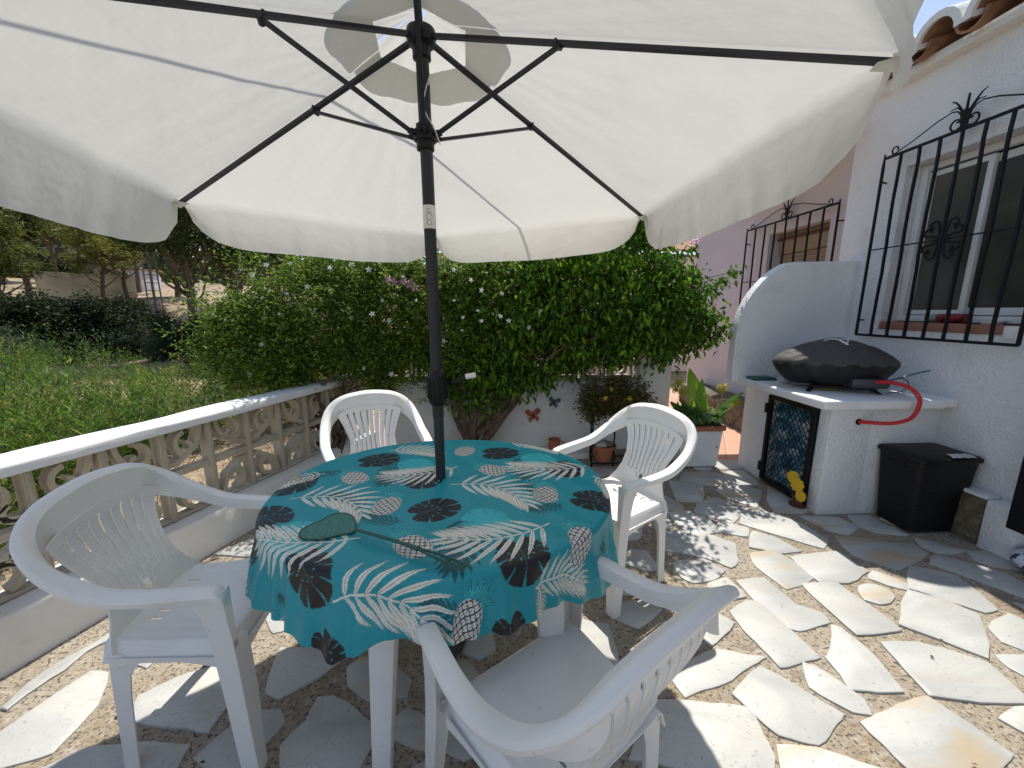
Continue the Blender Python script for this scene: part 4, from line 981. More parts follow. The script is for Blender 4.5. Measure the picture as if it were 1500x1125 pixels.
# ---------------------------------------------------------------- plastic armchairs
CS = 1.05
def chair_proto():
    ch = thing('garden_chair', '-', 'chair', group='white plastic garden chairs around the table')
    half = [(0, -.275, .868), (.085, -.272, .862), (.160, -.266, .848), (.220, -.252, .818), (.260, -.215, .772), (.282, -.145, .712), (.289, -.04, .660), (.288, .06, .644), (.280, .155, .638), (.272, .225, .633), (.269, .250, .626), (.267, .264, .606)]
    path = spline([(-x, y, z) for x, y, z in half[:0:-1]]+half, 6); path = [Vector(p) for p in path]; n = len(path)
    zx = sorted([(p.x, p.z, p.y) for p in path if p.z > .70])
    xs = np.array([a[0] for a in zx]); zs = np.array([a[1] for a in zx]); ys = np.array([a[2] for a in zx])
    rz_ = lambda x: np.interp(x, xs, zs); ry_ = lambda x: np.interp(x, xs, ys)
    def sweep(i0, i1, name):
        vs = []; fs = []
        for i in range(i0, i1+1):
            T = (path[min(i+1, n-1)]-path[max(i-1, 0)]).normalized(); o = T.cross(Vector((0, 0, 1))).normalized(); u = o.cross(T).normalized()
            back = float(sstep(.66, .82, path[i].z)); D = .034+.062*back; ow = .026-.004*back; iw = .022*(1-back)+.004*back
            od = .022-.006*back
            prof = [(ow, -od), (ow+.003, -.008), (ow-.002, .001), (ow-.008, .004), (-iw+.007, .004), (-iw+.001, .001), (-iw-.004-.012*back, -.012), (-iw-.006-.02*back, -D), (-iw-.001-.02*back, -D), (-iw+.001-.006*back, -.010), (-iw+.006, -.003), (ow-.008, -.003), (ow-.003, -.010), (ow-.004, -od)]
            # at the back the inner band follows the tilt of the backrest
            for a, b in prof: vs.append(path[i]+o*a+(u*b if True else 0))
        m = 14
        for i in range(i1-i0):
            for k in range(m): k2 = (k+1) % m; fs.append((i*m+k, (i+1)*m+k, (i+1)*m+k2, i*m+k2))
        fs += [tuple(range(m)), tuple((i1-i0)*m+k for k in range(m-1, -1, -1))]
        return vs, fs
    mid = [i for i in range(n) if path[i].z > .70]; a, b = mid[0], mid[-1]
    back = MB(); v, f = sweep(a, b, ''); back.add(v, f)
    # fan panel with slots and a pierced heart
    slots = [(-.70+1.4*k/7) for k in range(8)]; sw = .021
    cols = sorted(set([-1, 1]+[round(s_+d, 4) for s_ in slots for d in (-sw, sw)]+list(np.round(np.linspace(-1, 1, 41), 3))+list(np.round(np.linspace(-.24, .24, 33), 4)))); cols = [c for i, c in enumerate(cols) if i == 0 or c-cols[i-1] > .003]
    rows = np.array(sorted(set(list(np.linspace(0, 1, 84))+list(np.linspace(.12, .36, 40))))); NR = len(rows)
    def wdt(z): return float(np.interp(z, [.40, .43, .47, .52, .57, .64, .72, .80, .88], [.222, .206, .172, .146, .142, .168, .200, .226, .240]))
    def P(s_, t):
        zt0 = .76; x = s_*.215; zt = rz_(x)-.085; z = .405+(zt-.405)*t; x = s_*wdt(z); zt = rz_(x)-.085; z = .405+(zt-.405)*t
        yb = -.140+.020*(x/.2)**2-.27*(z-.42); yt = ry_(x)+.028; y = yb+(yt-yb)*float(sstep(.35, 1, t))
        rel = 0
        if .30 < t < .9: rel = .0035*abs(math.cos(math.pi*(s_+.70)*7/1.4))
        return (x, y-rel, z)
    def hole(s_, t):
        if abs(s_) > .78: return False
        for c in slots:
            if abs(s_-c) < sw*.9: return .27+.05*abs(c) < t < .93
        x, y, z = P(s_, t); X_, Z_ = x/.020, (z-.482)/.020
        return (X_*X_+Z_*Z_-1)**3-X_*X_*Z_**3 < 0 or (.028 < abs(x) < .034+.0*z and abs(z-.492) < .016)
    gv = [P(c, t) for t in rows for c in cols]; nc = len(cols); keep = []
    for i in range(NR-1):
        for j in range(nc-1):
            if not hole((cols[j]+cols[j+1])/2, (rows[i]+rows[i+1])/2): keep.append((i*nc+j, i*nc+j+1, (i+1)*nc+j+1, (i+1)*nc+j))
    def solid(vs, fs, th):
        bm = bmesh.new(); bv = [bm.verts.new(v) for v in vs]
        for q in fs:
            try: bm.faces.new([bv[i] for i in q])
            except ValueError: pass
        bmesh.ops.delete(bm, geom=[v for v in bm.verts if not v.link_faces], context='VERTS'); bm.normal_update()
        bmesh.ops.solidify(bm, geom=bm.faces[:], thickness=th); bm.verts.index_update()
        out = ([v.co.copy() for v in bm.verts], [tuple(v.index for v in f.verts) for f in bm.faces]); bm.free(); return out
    v, f = solid(gv, keep, .005); back.add(v, f)
    back.build('backrest', M['plastic'], ch, ang=32)
    for (i0, i1) in ((0, a), (b, n-1)):
        ar = MB(); v, f = sweep(i0, i1, ''); ar.add(v, f); ar.build('armrest', M['plastic'], ch, ang=32)
    # seat
    nu, nv = 57, 49; vs = []; fs = []
    for j in range(nv):
        for i in range(nu):
            u = -1+2*i/(nu-1); v_ = j/(nv-1); e = 8; yb, yf = -.148, .245
            y = yb+(yf-yb)*v_; w_ = .205+.035*v_; x = u*w_
            z = .432-.012*(1-u*u)*math.sin(math.pi*v_)-.012*sstep(.8, 1, v_)
            g = (u+1)*5.5; gr = .0034*max(0, 1-abs(g-round(g))/.07)*(abs(u) < .86)*(.14 < v_ < .97)
            de = float(sstep(.86, 1, abs(u))); df = float(sstep(.93, 1, v_))
            z -= gr; z -= .055*de**2+.055*df**2*(1-de)
            if de > 0: x += math.copysign(.004*de, u)
            vs.append((x, y+.006*df, z))
    for j in range(nv-1):
        for i in range(nu-1):
            u = -1+2*(i+.5)/(nu-1); v_ = (j+.5)/(nv-1)
            if .14 < v_ < .24 and abs(u) < .6 and i % 5 == 0: continue
            fs.append((j*nu+i, j*nu+i+1, (j+1)*nu+i+1, (j+1)*nu+i))
    st = MB(); v, f = solid(vs, fs, .004); st.add(v, f); st.build('seat', M['plastic'], ch, ang=45)
    # legs
    def plate(poly, fn, th, mb, dirv):
        n_ = len(poly); vs = [Vector(fn(*p)) for p in poly]; vs += [v_+Vector(dirv)*th for v_ in vs]
        bm = bmesh.new(); bv = [bm.verts.new(v_) for v_ in vs]; bm.faces.new(bv[:n_][::-1]); bm.faces.new(bv[n_:])
        for i in range(n_): k = (i+1) % n_; bm.faces.new((bv[i], bv[k], bv[n_+k], bv[n_+i]))
        bmesh.ops.recalc_face_normals(bm, faces=bm.faces[:]); bmesh.ops.triangulate(bm, faces=[q for q in bm.faces if len(q.verts) > 4]); bm.verts.index_update()
        mb.add([v_.co.copy() for v_ in bm.verts], [tuple(v_.index for v_ in q.verts) for q in bm.faces]); bm.free()
    for s_ in (-1, 1):
        mb = MB()
        fx_ = lambda y, z: (s_*(.262+.016*(1-min(z, .62)/.62)+.012*float(sstep(.4, .62, z))), y, z)
        fr = lambda z: .262+.034*(1-z/.62)                       # front edge y at height z
        arch = [(.110, .618), (.148, .611), (.178, .592), (.198, .555), (.208, .50), (.212, .44)]
        poly = [(fr(z), z) for z in np.linspace(0, .615, 9)]+arch[::1]+[(.214, .40), (.228, .25), (.248, .0)]
        plate(poly, fx_, .005, mb, (s_, 0, 0))
        # front flange with a rounded top
        fz = lambda x, z: (s_*x, fr(z)-.004, z)
        xo = lambda z: fx_(0, z)[0]*s_+.004
        top = [(xo(.46), .46)]+[(.232+.030*math.cos(a_), .425+.035*math.sin(a_)) for a_ in np.linspace(math.pi/2*.9, math.pi, 6)]
        poly = [(xo(z), z) for z in np.linspace(0, .46, 7)]+top[1:]+[(.200, .38), (.205, .25), (.222, .12), (.236, .0)]
        plate(poly, fz, .005, mb, (0, 1, 0))
        up = [(xo(z), z) for z in np.linspace(.44, .62, 5)]+[(xo(z)-.020-.02*(z-.44)/.18, z) for z in np.linspace(.62, .44, 5)]
        plate(up, fz, .005, mb, (0, 1, 0))
        mb.build('leg', M['plastic'], ch, ang=50)
        mb = MB()
        fx2 = lambda y, z: (s_*(.202+.010*(1-min(z, .45)/.45)), y, z)
        rr_ = lambda z: -.128-.014*(1-z/.40)
        poly = [(rr_(z), z) for z in np.linspace(0, .40, 8)]+[(-.11, .402), (-.09, .398), (-.065, .392), (-.035, .377), (-.055, .362), (-.078, .33), (-.088, .25), (-.102, .0)]
        plate(poly, fx2, .005, mb, (s_, 0, 0))
        fz2 = lambda x, z: (s_*x, rr_(z)+.002, z)
        xo2 = lambda z: fx2(0, z)[0]*s_+.004
        poly = [(xo2(z), z) for z in np.linspace(0, .40, 7)]+[(.145, .405), (.140, .385), (.150, .35), (.162, .2), (.172, 0)]
        plate(poly, fz2, .005, mb, (0, -1, 0))
        mb.build('leg', M['plastic'], ch, ang=50)
    # apron under the seat sides
    ap = MB()
    for s_ in (-1, 1):
        vs = []; 
        for t in np.linspace(0, 1, 12):
            y = -.13+.33*t; x = s_*(.209+.034*t+.001); zl = .372+.022*math.sin(math.pi*t)
            vs += [(x, y, .392), (x, y, zl-.012)]
        v, f = solid(vs, [(2*i, 2*i+1, 2*i+3, 2*i+2) for i in range(11)], .004); ap.add(v, f)
    vs = []
    for t in np.linspace(-1, 1, 12): vs += [(t*.235, .246, .385), (t*.235, .248, .345+.02*(1-t*t))]
    v, f = solid(vs, [(2*i, 2*i+1, 2*i+3, 2*i+2) for i in range(11)], .004); ap.add(v, f)
    ap.build('apron', M['plastic'], ch, ang=45)
    return ch
cp0 = chair_proto()
CH = [  # mid point between the arm fronts, facing
    ((.050, 1.005), R(33.5), 'white plastic armchair nearest the camera, its back turned to us, bottom centre'),
    ((-.820, 1.285), R(-86), 'white plastic armchair at the left end of the table beside the balustrade'),
    ((.475, 1.86), R(117), 'white plastic armchair at the right end of the table, its sunlit seat showing'),
    ((-.63, 2.12), R(204), 'white plastic armchair behind the table with its back to the climbers'),
]
for i, ((mx, my), a, lab) in enumerate(CH):
    c = cp0 if i == 0 else copy_tree(cp0)
    c.name = 'garden_chair'; c.scale = (.985, .98, 1.05); c.rotation_euler = (0, 0, a)
    f = Vector((-math.sin(a), math.cos(a), 0)); c.location = Vector((mx, my, .006))-f*.235; c['label'] = lab
# ---------------------------------------------------------------- leaves
def leafcloud(name, P, size, parent=None, asp=.45, droop=.3, cols=None, seed=1, fold=.25, material=None, dirs=None, jit=.35, carr=None):
    """P (n,3) leaf bases -> one mesh of folded leaf shaped faces with their own green"""
    rg = np.random.default_rng(seed); n = len(P); P = np.asarray(P, float)
    if dirs is None:
        d = rg.normal(0, 1, (n, 3)); d[:, 2] = d[:, 2]*.6-droop
    else: d = dirs+rg.normal(0, jit, (n, 3))
    d /= np.linalg.norm(d, axis=1)[:, None]+1e-9
    up = rg.normal(0, .55, (n, 3))+np.array([0, 0, 1.0]); sd = np.cross(d, up); sd /= np.linalg.norm(sd, axis=1)[:, None]+1e-9; nn = np.cross(sd, d)
    L = size*rg.uniform(.6, 1.25, n)[:, None]; W = L*asp*.5
    mid = P+d*L*.45+nn*0
    v0 = P; v1 = mid+sd*W+nn*W*fold*2; v2 = P+d*L-nn*L*.12; v3 = mid-sd*W+nn*W*fold*2
    V = np.stack([v0, v1, v2, v3], 1).reshape(-1, 3); b = np.arange(n)*4
    F = np.concatenate([np.stack([b, b+1, b+2], 1), np.stack([b, b+2, b+3], 1)])
    me = bpy.data.meshes.new(name); me.vertices.add(len(V)); me.vertices.foreach_set('co', V.ravel()); me.loops.add(F.size); me.loops.foreach_set('vertex_index', F.ravel().astype(np.int32))
    me.polygons.add(len(F)); me.polygons.foreach_set('loop_start', np.arange(0, F.size, 3)); me.polygons.foreach_set('loop_total', np.full(len(F), 3)); me.update(calc_edges=True)
    cols = np.array(cols if cols is not None else [(.05, .11, .02)]); c = (cols[rg.integers(0, len(cols), n)] if carr is None else carr)*rg.uniform(.75, 1.25, (n, 1))
    ca = me.color_attributes.new('tint', 'FLOAT_COLOR', 'POINT'); ca.data.foreach_set('color', np.concatenate([np.repeat(c, 4, 0), np.ones((4*n, 1))], 1).astype(np.float32).ravel())
    me.materials.append(material or M['leaf']); o = bpy.data.objects.new(name, me); COL.objects.link(o)
    if parent: o.parent = parent
    return o
def blobs(L, n, seed=0, shell=.5, clump=0, cr=.1):
    rg = np.random.default_rng(seed); L = np.array(L, float); vol = (L[:, 3]*L[:, 4]*L[:, 5])**(2/3); k = rg.choice(len(L), n, p=vol/vol.sum())
    d = rg.normal(0, 1, (n, 3)); d /= np.linalg.norm(d, axis=1)[:, None]; r = rg.uniform(0, 1, n)**(1/3)*(1-shell)+shell*rg.uniform(.75, 1.08, n)
    P = L[k, :3]+d*r[:, None]*L[k, 3:6]
    if clump:      # pull leaves to shoots so that gaps open between them
        m = max(1, n//clump); C = P[:m]; idx = rg.integers(0, m, n); P = C[idx]+rg.normal(0, cr, (n, 3))*np.array([1, 1, 1])
    return P
o = leafcloud('fallen_leaves', [p for p in LITTER if (Vector(p)-BP).dot(BN) > .05 and not (p[0] > 2.2 and p[1] > 2.0)], .019, None, .45, 0, [(.16, .10, .04), (.10, .12, .03), (.25, .16, .06)], 33, dirs=np.array([[math.cos(i), math.sin(i), .12] for i in range(len([p for p in LITTER if (Vector(p)-BP).dot(BN) > .05 and not (p[0] > 2.2 and p[1] > 2.0)]))]), jit=.05); setp(o, kind='stuff')
# --- jasmine, on the left part of the wall
jz = thing('jasmine_bush', 'jasmine climber with tiny leaves and white star flowers, at the balustrade corner', 'climber')
JB = [(-1.55, 3.50, 1.35, .62, .42, .42), (-1.95, 3.35, 1.15, .42, .35, .40), (-2.08, 3.45, 1.30, .28, .28, .26), (-.95, 3.6, 1.45, .55, .42, .45), (-.45, 3.7, 1.35, .45, .4, .5), (-1.30, 3.55, 1.05, .40, .28, .22), (-1.72, 3.3, .88, .22, .2, .16), (-.8, 3.65, 1.02, .40, .24, .24), (-.5, 3.72, .72, .16, .12, .20), (-1.05, 3.6, .78, .14, .12, .2), (-1.2, 3.7, 1.75, .7, .35, .25), (-.15, 3.75, 1.65, .5, .38, .33)]
jc = [(.15, .25, .035), (.12, .21, .03), (.22, .32, .05), (.08, .15, .025), (.27, .36, .06), (.06, .11, .02)]
leafcloud('foliage', np.concatenate([blobs(JB, 52000, 1, .05, 0), blobs(JB, 30000, 2, .85, 30, .055)]), .040, jz, .42, .25, jc, 1)
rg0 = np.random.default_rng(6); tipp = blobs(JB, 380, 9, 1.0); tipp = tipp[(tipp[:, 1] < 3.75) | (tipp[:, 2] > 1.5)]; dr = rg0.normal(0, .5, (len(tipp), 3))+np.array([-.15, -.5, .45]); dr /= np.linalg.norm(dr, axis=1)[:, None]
leafcloud('sprays', np.concatenate([tipp+dr*t*.20+rg0.normal(0, .010, tipp.shape)-np.array([0, 0, .05])*t*t for t in np.linspace(0, 1, 24)]), .036, jz, .36, 0, [(.22, .32, .05), (.16, .26, .04), (.28, .36, .07)], 3)  # paler new-growth greens, chosen so the outer sprays look sunlit
leafcloud('shoots', blobs([(-2.2, 3.3, 1.3, .35, .3, .35), (-1.3, 3.45, 1.85, .9, .3, .25), (-2.0, 3.2, .95, .45, .3, .3)], 4200, 5, .8, 12, .05), .036, jz, .4, 0, jc, 2)
def stems(mb, base, spread, n, top, r0, seed, kink=.10):
    rg = random.Random(seed)
    for i in range(n):
        t = top(i, rg); pts = [Vector(base)+Vector((rg.uniform(-spread, spread), rg.uniform(-spread, spread), 0))]
        for k in range(1, 7): pts.append(pts[0].lerp(Vector(t), k/6)+Vector((rg.uniform(-kink, kink), rg.uniform(-kink, kink), rg.uniform(-kink, kink)*.4))*(math.sin(math.pi*k/6)))
        pts = [Vector(p) for p in spline(pts, 3)]; rr_ = [r0*(1-.75*k/(len(pts)-1))*rg.uniform(.85, 1.15) for k in range(len(pts))]; mb.tube(pts, rr_, 7)
mb = MB(); stems(mb, (-1.50, 3.42, .02), .10, 16, lambda i, g: (g.uniform(-2.1, -.7), g.uniform(3.3, 3.7), g.uniform(.9, 1.5)), .018, 3, .14)
stems(mb, (-1.48, 3.40, .02), .07, 9, lambda i, g: (g.uniform(-1.75, -1.2), g.uniform(3.3, 3.5), g.uniform(.8, 1.1)), .026, 8, .08); mb.build('trunk', M['bark'], jz)
def star(parent, pts, size, mt, petals=5, name='flower', seed=0):
    mb = MB(); 
    for k in range(petals):
        a = 2*math.pi*k/petals; c, s_ = math.cos(a), math.sin(a)
        mb.add([(0, 0, 0), (.5*size*c-.2*size*s_, .5*size*s_+.2*size*c, .12*size), (size*c, size*s_, .02*size), (.5*size*c+.2*size*s_, .5*size*s_-.2*size*c, .12*size)], [(0, 1, 2, 3)])
    mb.tube([(0, 0, 0), (0, 0, -size*.9)], size*.07, 5); f0 = mb.build(name, mt, parent, smooth=False); rg = random.Random(seed)
    for i, p in enumerate(pts):
        f = f0 if i == 0 else f0.copy()
        if i: COL.objects.link(f); f.parent = parent
        f.location = p; f.rotation_euler = (R(rg.uniform(40, 110)), R(rg.uniform(-30, 30)), R(rg.uniform(-40, 40))); k = rg.uniform(.7, 1.25); f.scale = (k, k, k)
fl = [(352,395),(390,388),(425,386),(370,403),(335,437),(342,440),(384,436),(330,468),(312,460),(345,458),(303,538),(314,528),(318,538),(327,536),(315,551),(365,548),(383,505),(409,460),(441,445),(450,420),(470,440),(515,465),(495,480),(515,388),(483,392),(590,405),(560,440),(570,470),(598,550),(573,548),(533,540),(665,440),(677,484),(678,465),(665,395),(460,455),(420,430),(395,425),(408,480),(355,515),(372,530),(425,505),(505,455),(545,460),(610,440),(585,380),(540,395),(640,420),(700,455),(705,470),(722,460),(733,463),(745,470),(705,425),(775,480),(792,455),(650,500),(735,430),(690,410),(360,480)]
star(jz, [atY(x_, y_, 3.12+.12*math.sin(x_*.7)+.06*abs(x_-520)/200) for x_, y_ in fl], .023, M['petalw'], 5, 'flower', 1)
# --- the broad leaved climber on the right
tz = thing('trumpet_vine', 'glossy broad-leaved climber with gnarled trunk hanging over the screen wall', 'climber')
TB_ = [(.15, 3.75, 1.50, .55, .42, .50), (.75, 3.78, 1.52, .58, .45, .48), (1.25, 3.75, 1.50, .52, .42, .46), (1.62, 3.7, 1.36, .34, .32, .30), (1.70, 3.65, 1.62, .26, .26, .26), (.45, 3.7, 1.15, .45, .25, .35), (.0, 3.7, 1.05, .35, .2, .35), (-.15, 3.68, .85, .3, .15, .38), (.95, 3.7, 1.2, .5, .28, .26), (1.35, 3.7, 1.22, .34, .24, .14), (.7, 3.68, 1.05, .22, .16, .16), (1.0, 3.8, 1.85, .8, .35, .25), (.15, 3.60, .80, .2, .1, .16), (1.93, 3.55, 1.25, .16, .16, .18), (.95, 3.40, 2.16, .48, .28, .20), (1.22, 3.33, 2.12, .24, .22, .15), (.36, 3.60, .92, .15, .10, .18), (1.12, 3.60, 1.02, .16, .12, .14), (1.55, 3.5, 1.12, .12, .12, .12)]
tcs = [(.08, .19, .02), (.05, .12, .016), (.17, .32, .025), (.24, .40, .03), (.04, .095, .015), (.10, .21, .024)]
leafcloud('foliage', np.concatenate([blobs(TB_, 13000, 11, .05, 0), blobs(TB_, 11000, 13, .9, 22, .075)]), .078, tz, .42, 1.3, tcs, 11)
tips_ = [atY(1075, 398, 3.45), atY(1062, 408, 3.45), atY(1050, 420, 3.47), atY(1036, 425, 3.5), atY(1063, 485, 3.45), atY(1050, 492, 3.5), atY(1012, 365, 3.5), atY(1000, 372, 3.5), atY(985, 378, 3.5), atY(940, 360, 3.5), atY(1020, 400, 3.52), atY(1035, 470, 3.5), atY(948, 350, 3.5), atY(955, 375, 3.5)]
leafcloud('shoots', np.concatenate([np.array(t)+np.random.default_rng(i).normal(0, .035, (26, 3)) for i, t in enumerate(tips_)]), .062, tz, .45, .9, [(.13, .26, .03), (.09, .2, .03), (.06, .13, .02)], 12)
mb = MB()
for t in tips_[:10]: mb.tube(spline([(1.55, 3.7, 1.45), ((1.55+t.x)/2, 3.6, (1.5+t.z)/2+.05), tuple(t)], 4), [.006-.0004*k for k in range(9)], 5)
b0 = (-.24, 3.70, .0)
stems(mb, b0, .06, 9, lambda i, g: (g.uniform(-.6, .6), g.uniform(3.65, 3.78), g.uniform(.8, 1.3)), .032, 21, .07)
for L in ([(690, 640), (715, 625), (745, 600), (760, 575), (772, 548), (775, 520)], [(690, 640), (700, 600), (725, 575), (752, 555), (765, 530)], [(688, 640), (695, 590), (712, 560), (700, 530)], [(685, 640), (678, 600), (665, 560), (672, 520)], [(690, 610), (712, 585), (740, 590), (762, 560)]):
    pts = [atY(x_, y_, 3.68) for x_, y_ in L]; pts = [Vector(p) for p in spline(pts, 4)]; mb.tube(pts, [.030*(1-.65*k/(len(pts)-1)) for k in range(len(pts))], 8)
stems(mb, (.3, 3.72, 1.0), .3, 14, lambda i, g: (g.uniform(.2, 1.9), g.uniform(3.6, 3.8), g.uniform(1.1, 1.8)), .011, 31, .1)
mb.build('trunk', M['bark'], tz)
pf = [atY(x_, y_, 3.30) for x_, y_ in ((565, 412), (571, 409), (578, 414), (590, 412), (596, 415), (602, 418), (608, 421), (573, 418))]
star(tz, pf+[atY(1021, 352, 3.4), atY(1016, 353, 3.4), atY(1024, 350, 3.42)], .045, M['petalp'], 5, 'flower', 4)
# ---------------------------------------------------------------- things along the back wall
def butterfly(name, px, py, tilt, mt, lab, sz):
    p = atY(px, py, YW-.012); b = thing(name, lab, 'wall ornament', tuple(p)); b.rotation_euler = (0, R(tilt), 0)
    up = [(0, 0), (.1, .35), (.35, .62), (.62, .60), (.66, .35), (.45, .12), (.22, 0)]; lo = [(0, 0), (.22, -.02), (.42, -.08), (.46, -.30), (.32, -.50), (.14, -.30), (.05, -.15)]
    for s_ in (-1, 1):
        w_ = MB()
        for L in (up, lo):
            L = [(s_*x_*sz, z_*sz) for x_, z_ in L]
            if s_ < 0: L = L[::-1]
            Mx = Matrix.Translation((0, -.004, 0)) @ Matrix.Rotation(R(-22*s_), 4, 'Z') @ Matrix(((1, 0, 0, 0), (0, 0, 1, 0), (0, 1, 0, 0), (0, 0, 0, 1)))
            w_.prism(L, Mx, .003)
        w_.build('wing', mt, b, smooth=False)
    m_ = MB(); m_.tube([(0, -.008, -.25*sz), (0, -.01, 0), (0, -.009, .25*sz)], [.004, .006, .003], 8); m_.tube([(0, -.009, .25*sz), (-.10*sz, -.012, .45*sz)], .0012, 4); m_.tube([(0, -.009, .25*sz), (.10*sz, -.012, .45*sz)], .0012, 4); m_.build('body', M['iron'], b)
butterfly('butterfly_ornament', 781, 609, -8, mat('red_patterned_metal', (.42, .06, .04), .5, var=[(60, (.5, .28, .08), .55, .6), (80, (.03, .02, .02), .58, .62)]), 'red metal butterfly fixed to the white wall', .125)
butterfly('butterfly_ornament', 811, 590, 12, mat('blue_grey_patterned_metal', (.05, .07, .10), .5, var=[(60, (.22, .25, .3), .54, .62)]), 'dark blue-grey metal butterfly fixed to the white wall', .098)
jug = thing('terracotta_jug', 'terracotta jug with a handle standing against the white wall', 'jug', tuple(Vector((atY(812, 650, 3.72).x, 3.72, .045))))
mb = MB(); mb.lathe([(.001, 0), (.048, 0), (.056, .02), (.058, .07), (.053, .10), (.058, .125), (.064, .13), (.058, .132), (.05, .12), (.048, .03), (.001, .02)], 24); mb.build('body', M['terracotta'], jug)
mb = MB(); mb.tube(spline([(.052, 0, .10), (.085, 0, .10), (.098, 0, .07), (.085, 0, .04), (.054, 0, .03)], 5), .009, 8); mb.build('handle', M['terracotta'], jug)
mb = MB(); mb.bbox((.35, 3.62, -.02), (1.0, YW-.001, .045), .008); setp(mb.build('wall_step', M['plaster']), 'low white step along the foot of the wall', 'step')
ps = thing('plant_stand', 'black wrought iron plant stand behind the right-hand chair', 'plant stand')
mb = MB(); sx0, sx1 = atY(868, 640, 3.42).x, atY(900, 640, 3.42).x
for xx, yy in ((sx0, 3.42), (sx1+.0, 3.42), (sx0+.03, 3.60), (sx1+.22, 3.60), (sx1+.20, 3.42)):
    mb.tube([(xx+.002*math.sin(z_*70), yy+.002*math.cos(z_*70), z_) for z_ in np.linspace(.0, .56, 40)], .0085, 6)
for z_ in (.03, .54):
    mb.tube([(sx0, 3.42, z_), (sx1+.20, 3.42, z_)], .007, 6); mb.tube([(sx0+.03, 3.60, z_), (sx1+.22, 3.60, z_)], .007, 6)
    for t in np.linspace(0, 1, 7): mb.tube([(sx0+.36*t, 3.42, z_), (sx0+.03+.36*t, 3.60, z_)], .004, 5)
mb.tube([(sx0-.005, 3.41, .56)]+[(sx0-.05+.035*math.cos(a_), 3.41, .55+.035*math.sin(a_)) for a_ in np.linspace(.3, 5, 14)], .006, 6); mb.build('frame', M['iron'], ps)
def pot(name, lab, x_, y_, z_, r, h_, mt=None):
    t = thing(name, lab, 'plant pot', (x_, y_, z_)); m_ = MB(); m_.lathe([(.001, 0), (r*.68, 0), (r*.92, h_*.8), (r*.92, h_*.82), (r*1.02, h_*.82), (r*1.04, h_*.98), (r*1.0, h_), (r*.9, h_), (r*.88, h_*.85), (.001, h_*.84)], 28); m_.build('pot', mt or M['terracotta'], t); return t
bw = pot('stone_bowl', 'terracotta bowl of pale stones on the low shelf of the plant stand', sx0+.13, 3.50, .038, .115, .15)
for (x_, y_, r_, mt_) in ((-.03, -.02, .045, (.45, .42, .38)), (.045, .0, .04, (.2, .17, .14)), (-.05, .04, .035, (.6, .58, .55)), (.02, .05, .035, (.35, .3, .25))):
    bm = bmesh.new(); bmesh.ops.create_icosphere(bm, subdivisions=3, radius=r_)
    for v in bm.verts: v.co = Vector((v.co.x*1.2, v.co.y, v.co.z*.75))*(1+.12*math.sin(v.co.x*70+v.co.y*50))+Vector((x_, y_, .150))
    me = bpy.data.meshes.new('stone'); bm.to_mesh(me); bm.free(); me.materials.append(mat('pebble', mt_, .8, bump=[(30, .4, .01)])); me.polygons.foreach_set('use_smooth', [True]*len(me.polygons)); o = bpy.data.objects.new('stone', me); COL.objects.link(o); o.parent = bw
for i, (cx_, r_, lab) in enumerate(((sx0+.09, .11, 'potted plant with small dark leaves and a yellow bloom, left on the stand'), (sx0+.33, .105, 'potted plant with reddish dark leaves and yellow blooms, right on the stand'))):
    t = pot('potted_plant', lab, cx_, 3.50, .548, r_*.9, .12)
    leafcloud('foliage', blobs([(0, -.02, .17, .20, .14, .13), (0, -.05, .06, .24, .13, .12), (-.1, -.05, .0, .12, .1, .12)], 4200, 40+i, .4, 14, .03), .030, t, .5, .1, [(.12, .12, .035), (.16, .11, .05), (.08, .13, .03), (.20, .16, .05)], 41+i)
    m_ = MB()
    rg = random.Random(50+i)
    for k in range(26): m_.tube(spline([(rg.uniform(-.03, .03), rg.uniform(-.03, .03), .10), (rg.uniform(-.1, .1), rg.uniform(-.1, .05), rg.uniform(.12, .22)), (rg.uniform(-.24, .24), rg.uniform(-.16, .06), rg.uniform(-.06, .28))], 4), .0022, 4)
    m_.build('stems', M['bark'], t)
    star(t, [(-.01, -.17, .13), (.05, -.12, .2)] if i == 0 else [(.07, -.18, .08), (-.03, -.16, .12)], .028, M['petaly'], 8, 'flower', i)
# --- white trough with succulents
tp_ = thing('white_planter', 'square white planter with terracotta rim, full of succulents, by the passage', 'planter', (1.885, 3.47, 0))
mb = MB(); vs = []
for z_, hx, hy in ((.012, .175, .135), (.37, .195, .15)): vs += [(-hx, -hy, z_), (hx, -hy, z_), (hx, hy, z_), (-hx, hy, z_)]
mb.add(vs, [(0, 1, 5, 4), (1, 2, 6, 5), (2, 3, 7, 6), (3, 0, 4, 7), (3, 2, 1, 0), (4, 5, 6, 7)])
o = mb.build('box', M['smoothwhite'], tp_, smooth=True); bm = bmesh.new(); bm.from_mesh(o.data); bmesh.ops.bevel(bm, geom=bm.edges[:], offset=.012, segments=3, affect='EDGES'); bm.to_mesh(o.data); bm.free()
o.data.polygons.foreach_set('use_smooth', [True]*len(o.data.polygons))
mb = MB(); mb.bbox((-.212, -.166, .365), (.212, .166, .408), .01); mb.build('rim', M['terracotta'], tp_)
mb = MB(); mb.bbox((-.185, -.14, .40), (.185, .14, .416), .003); mb.build('soil', M['soil'], tp_)
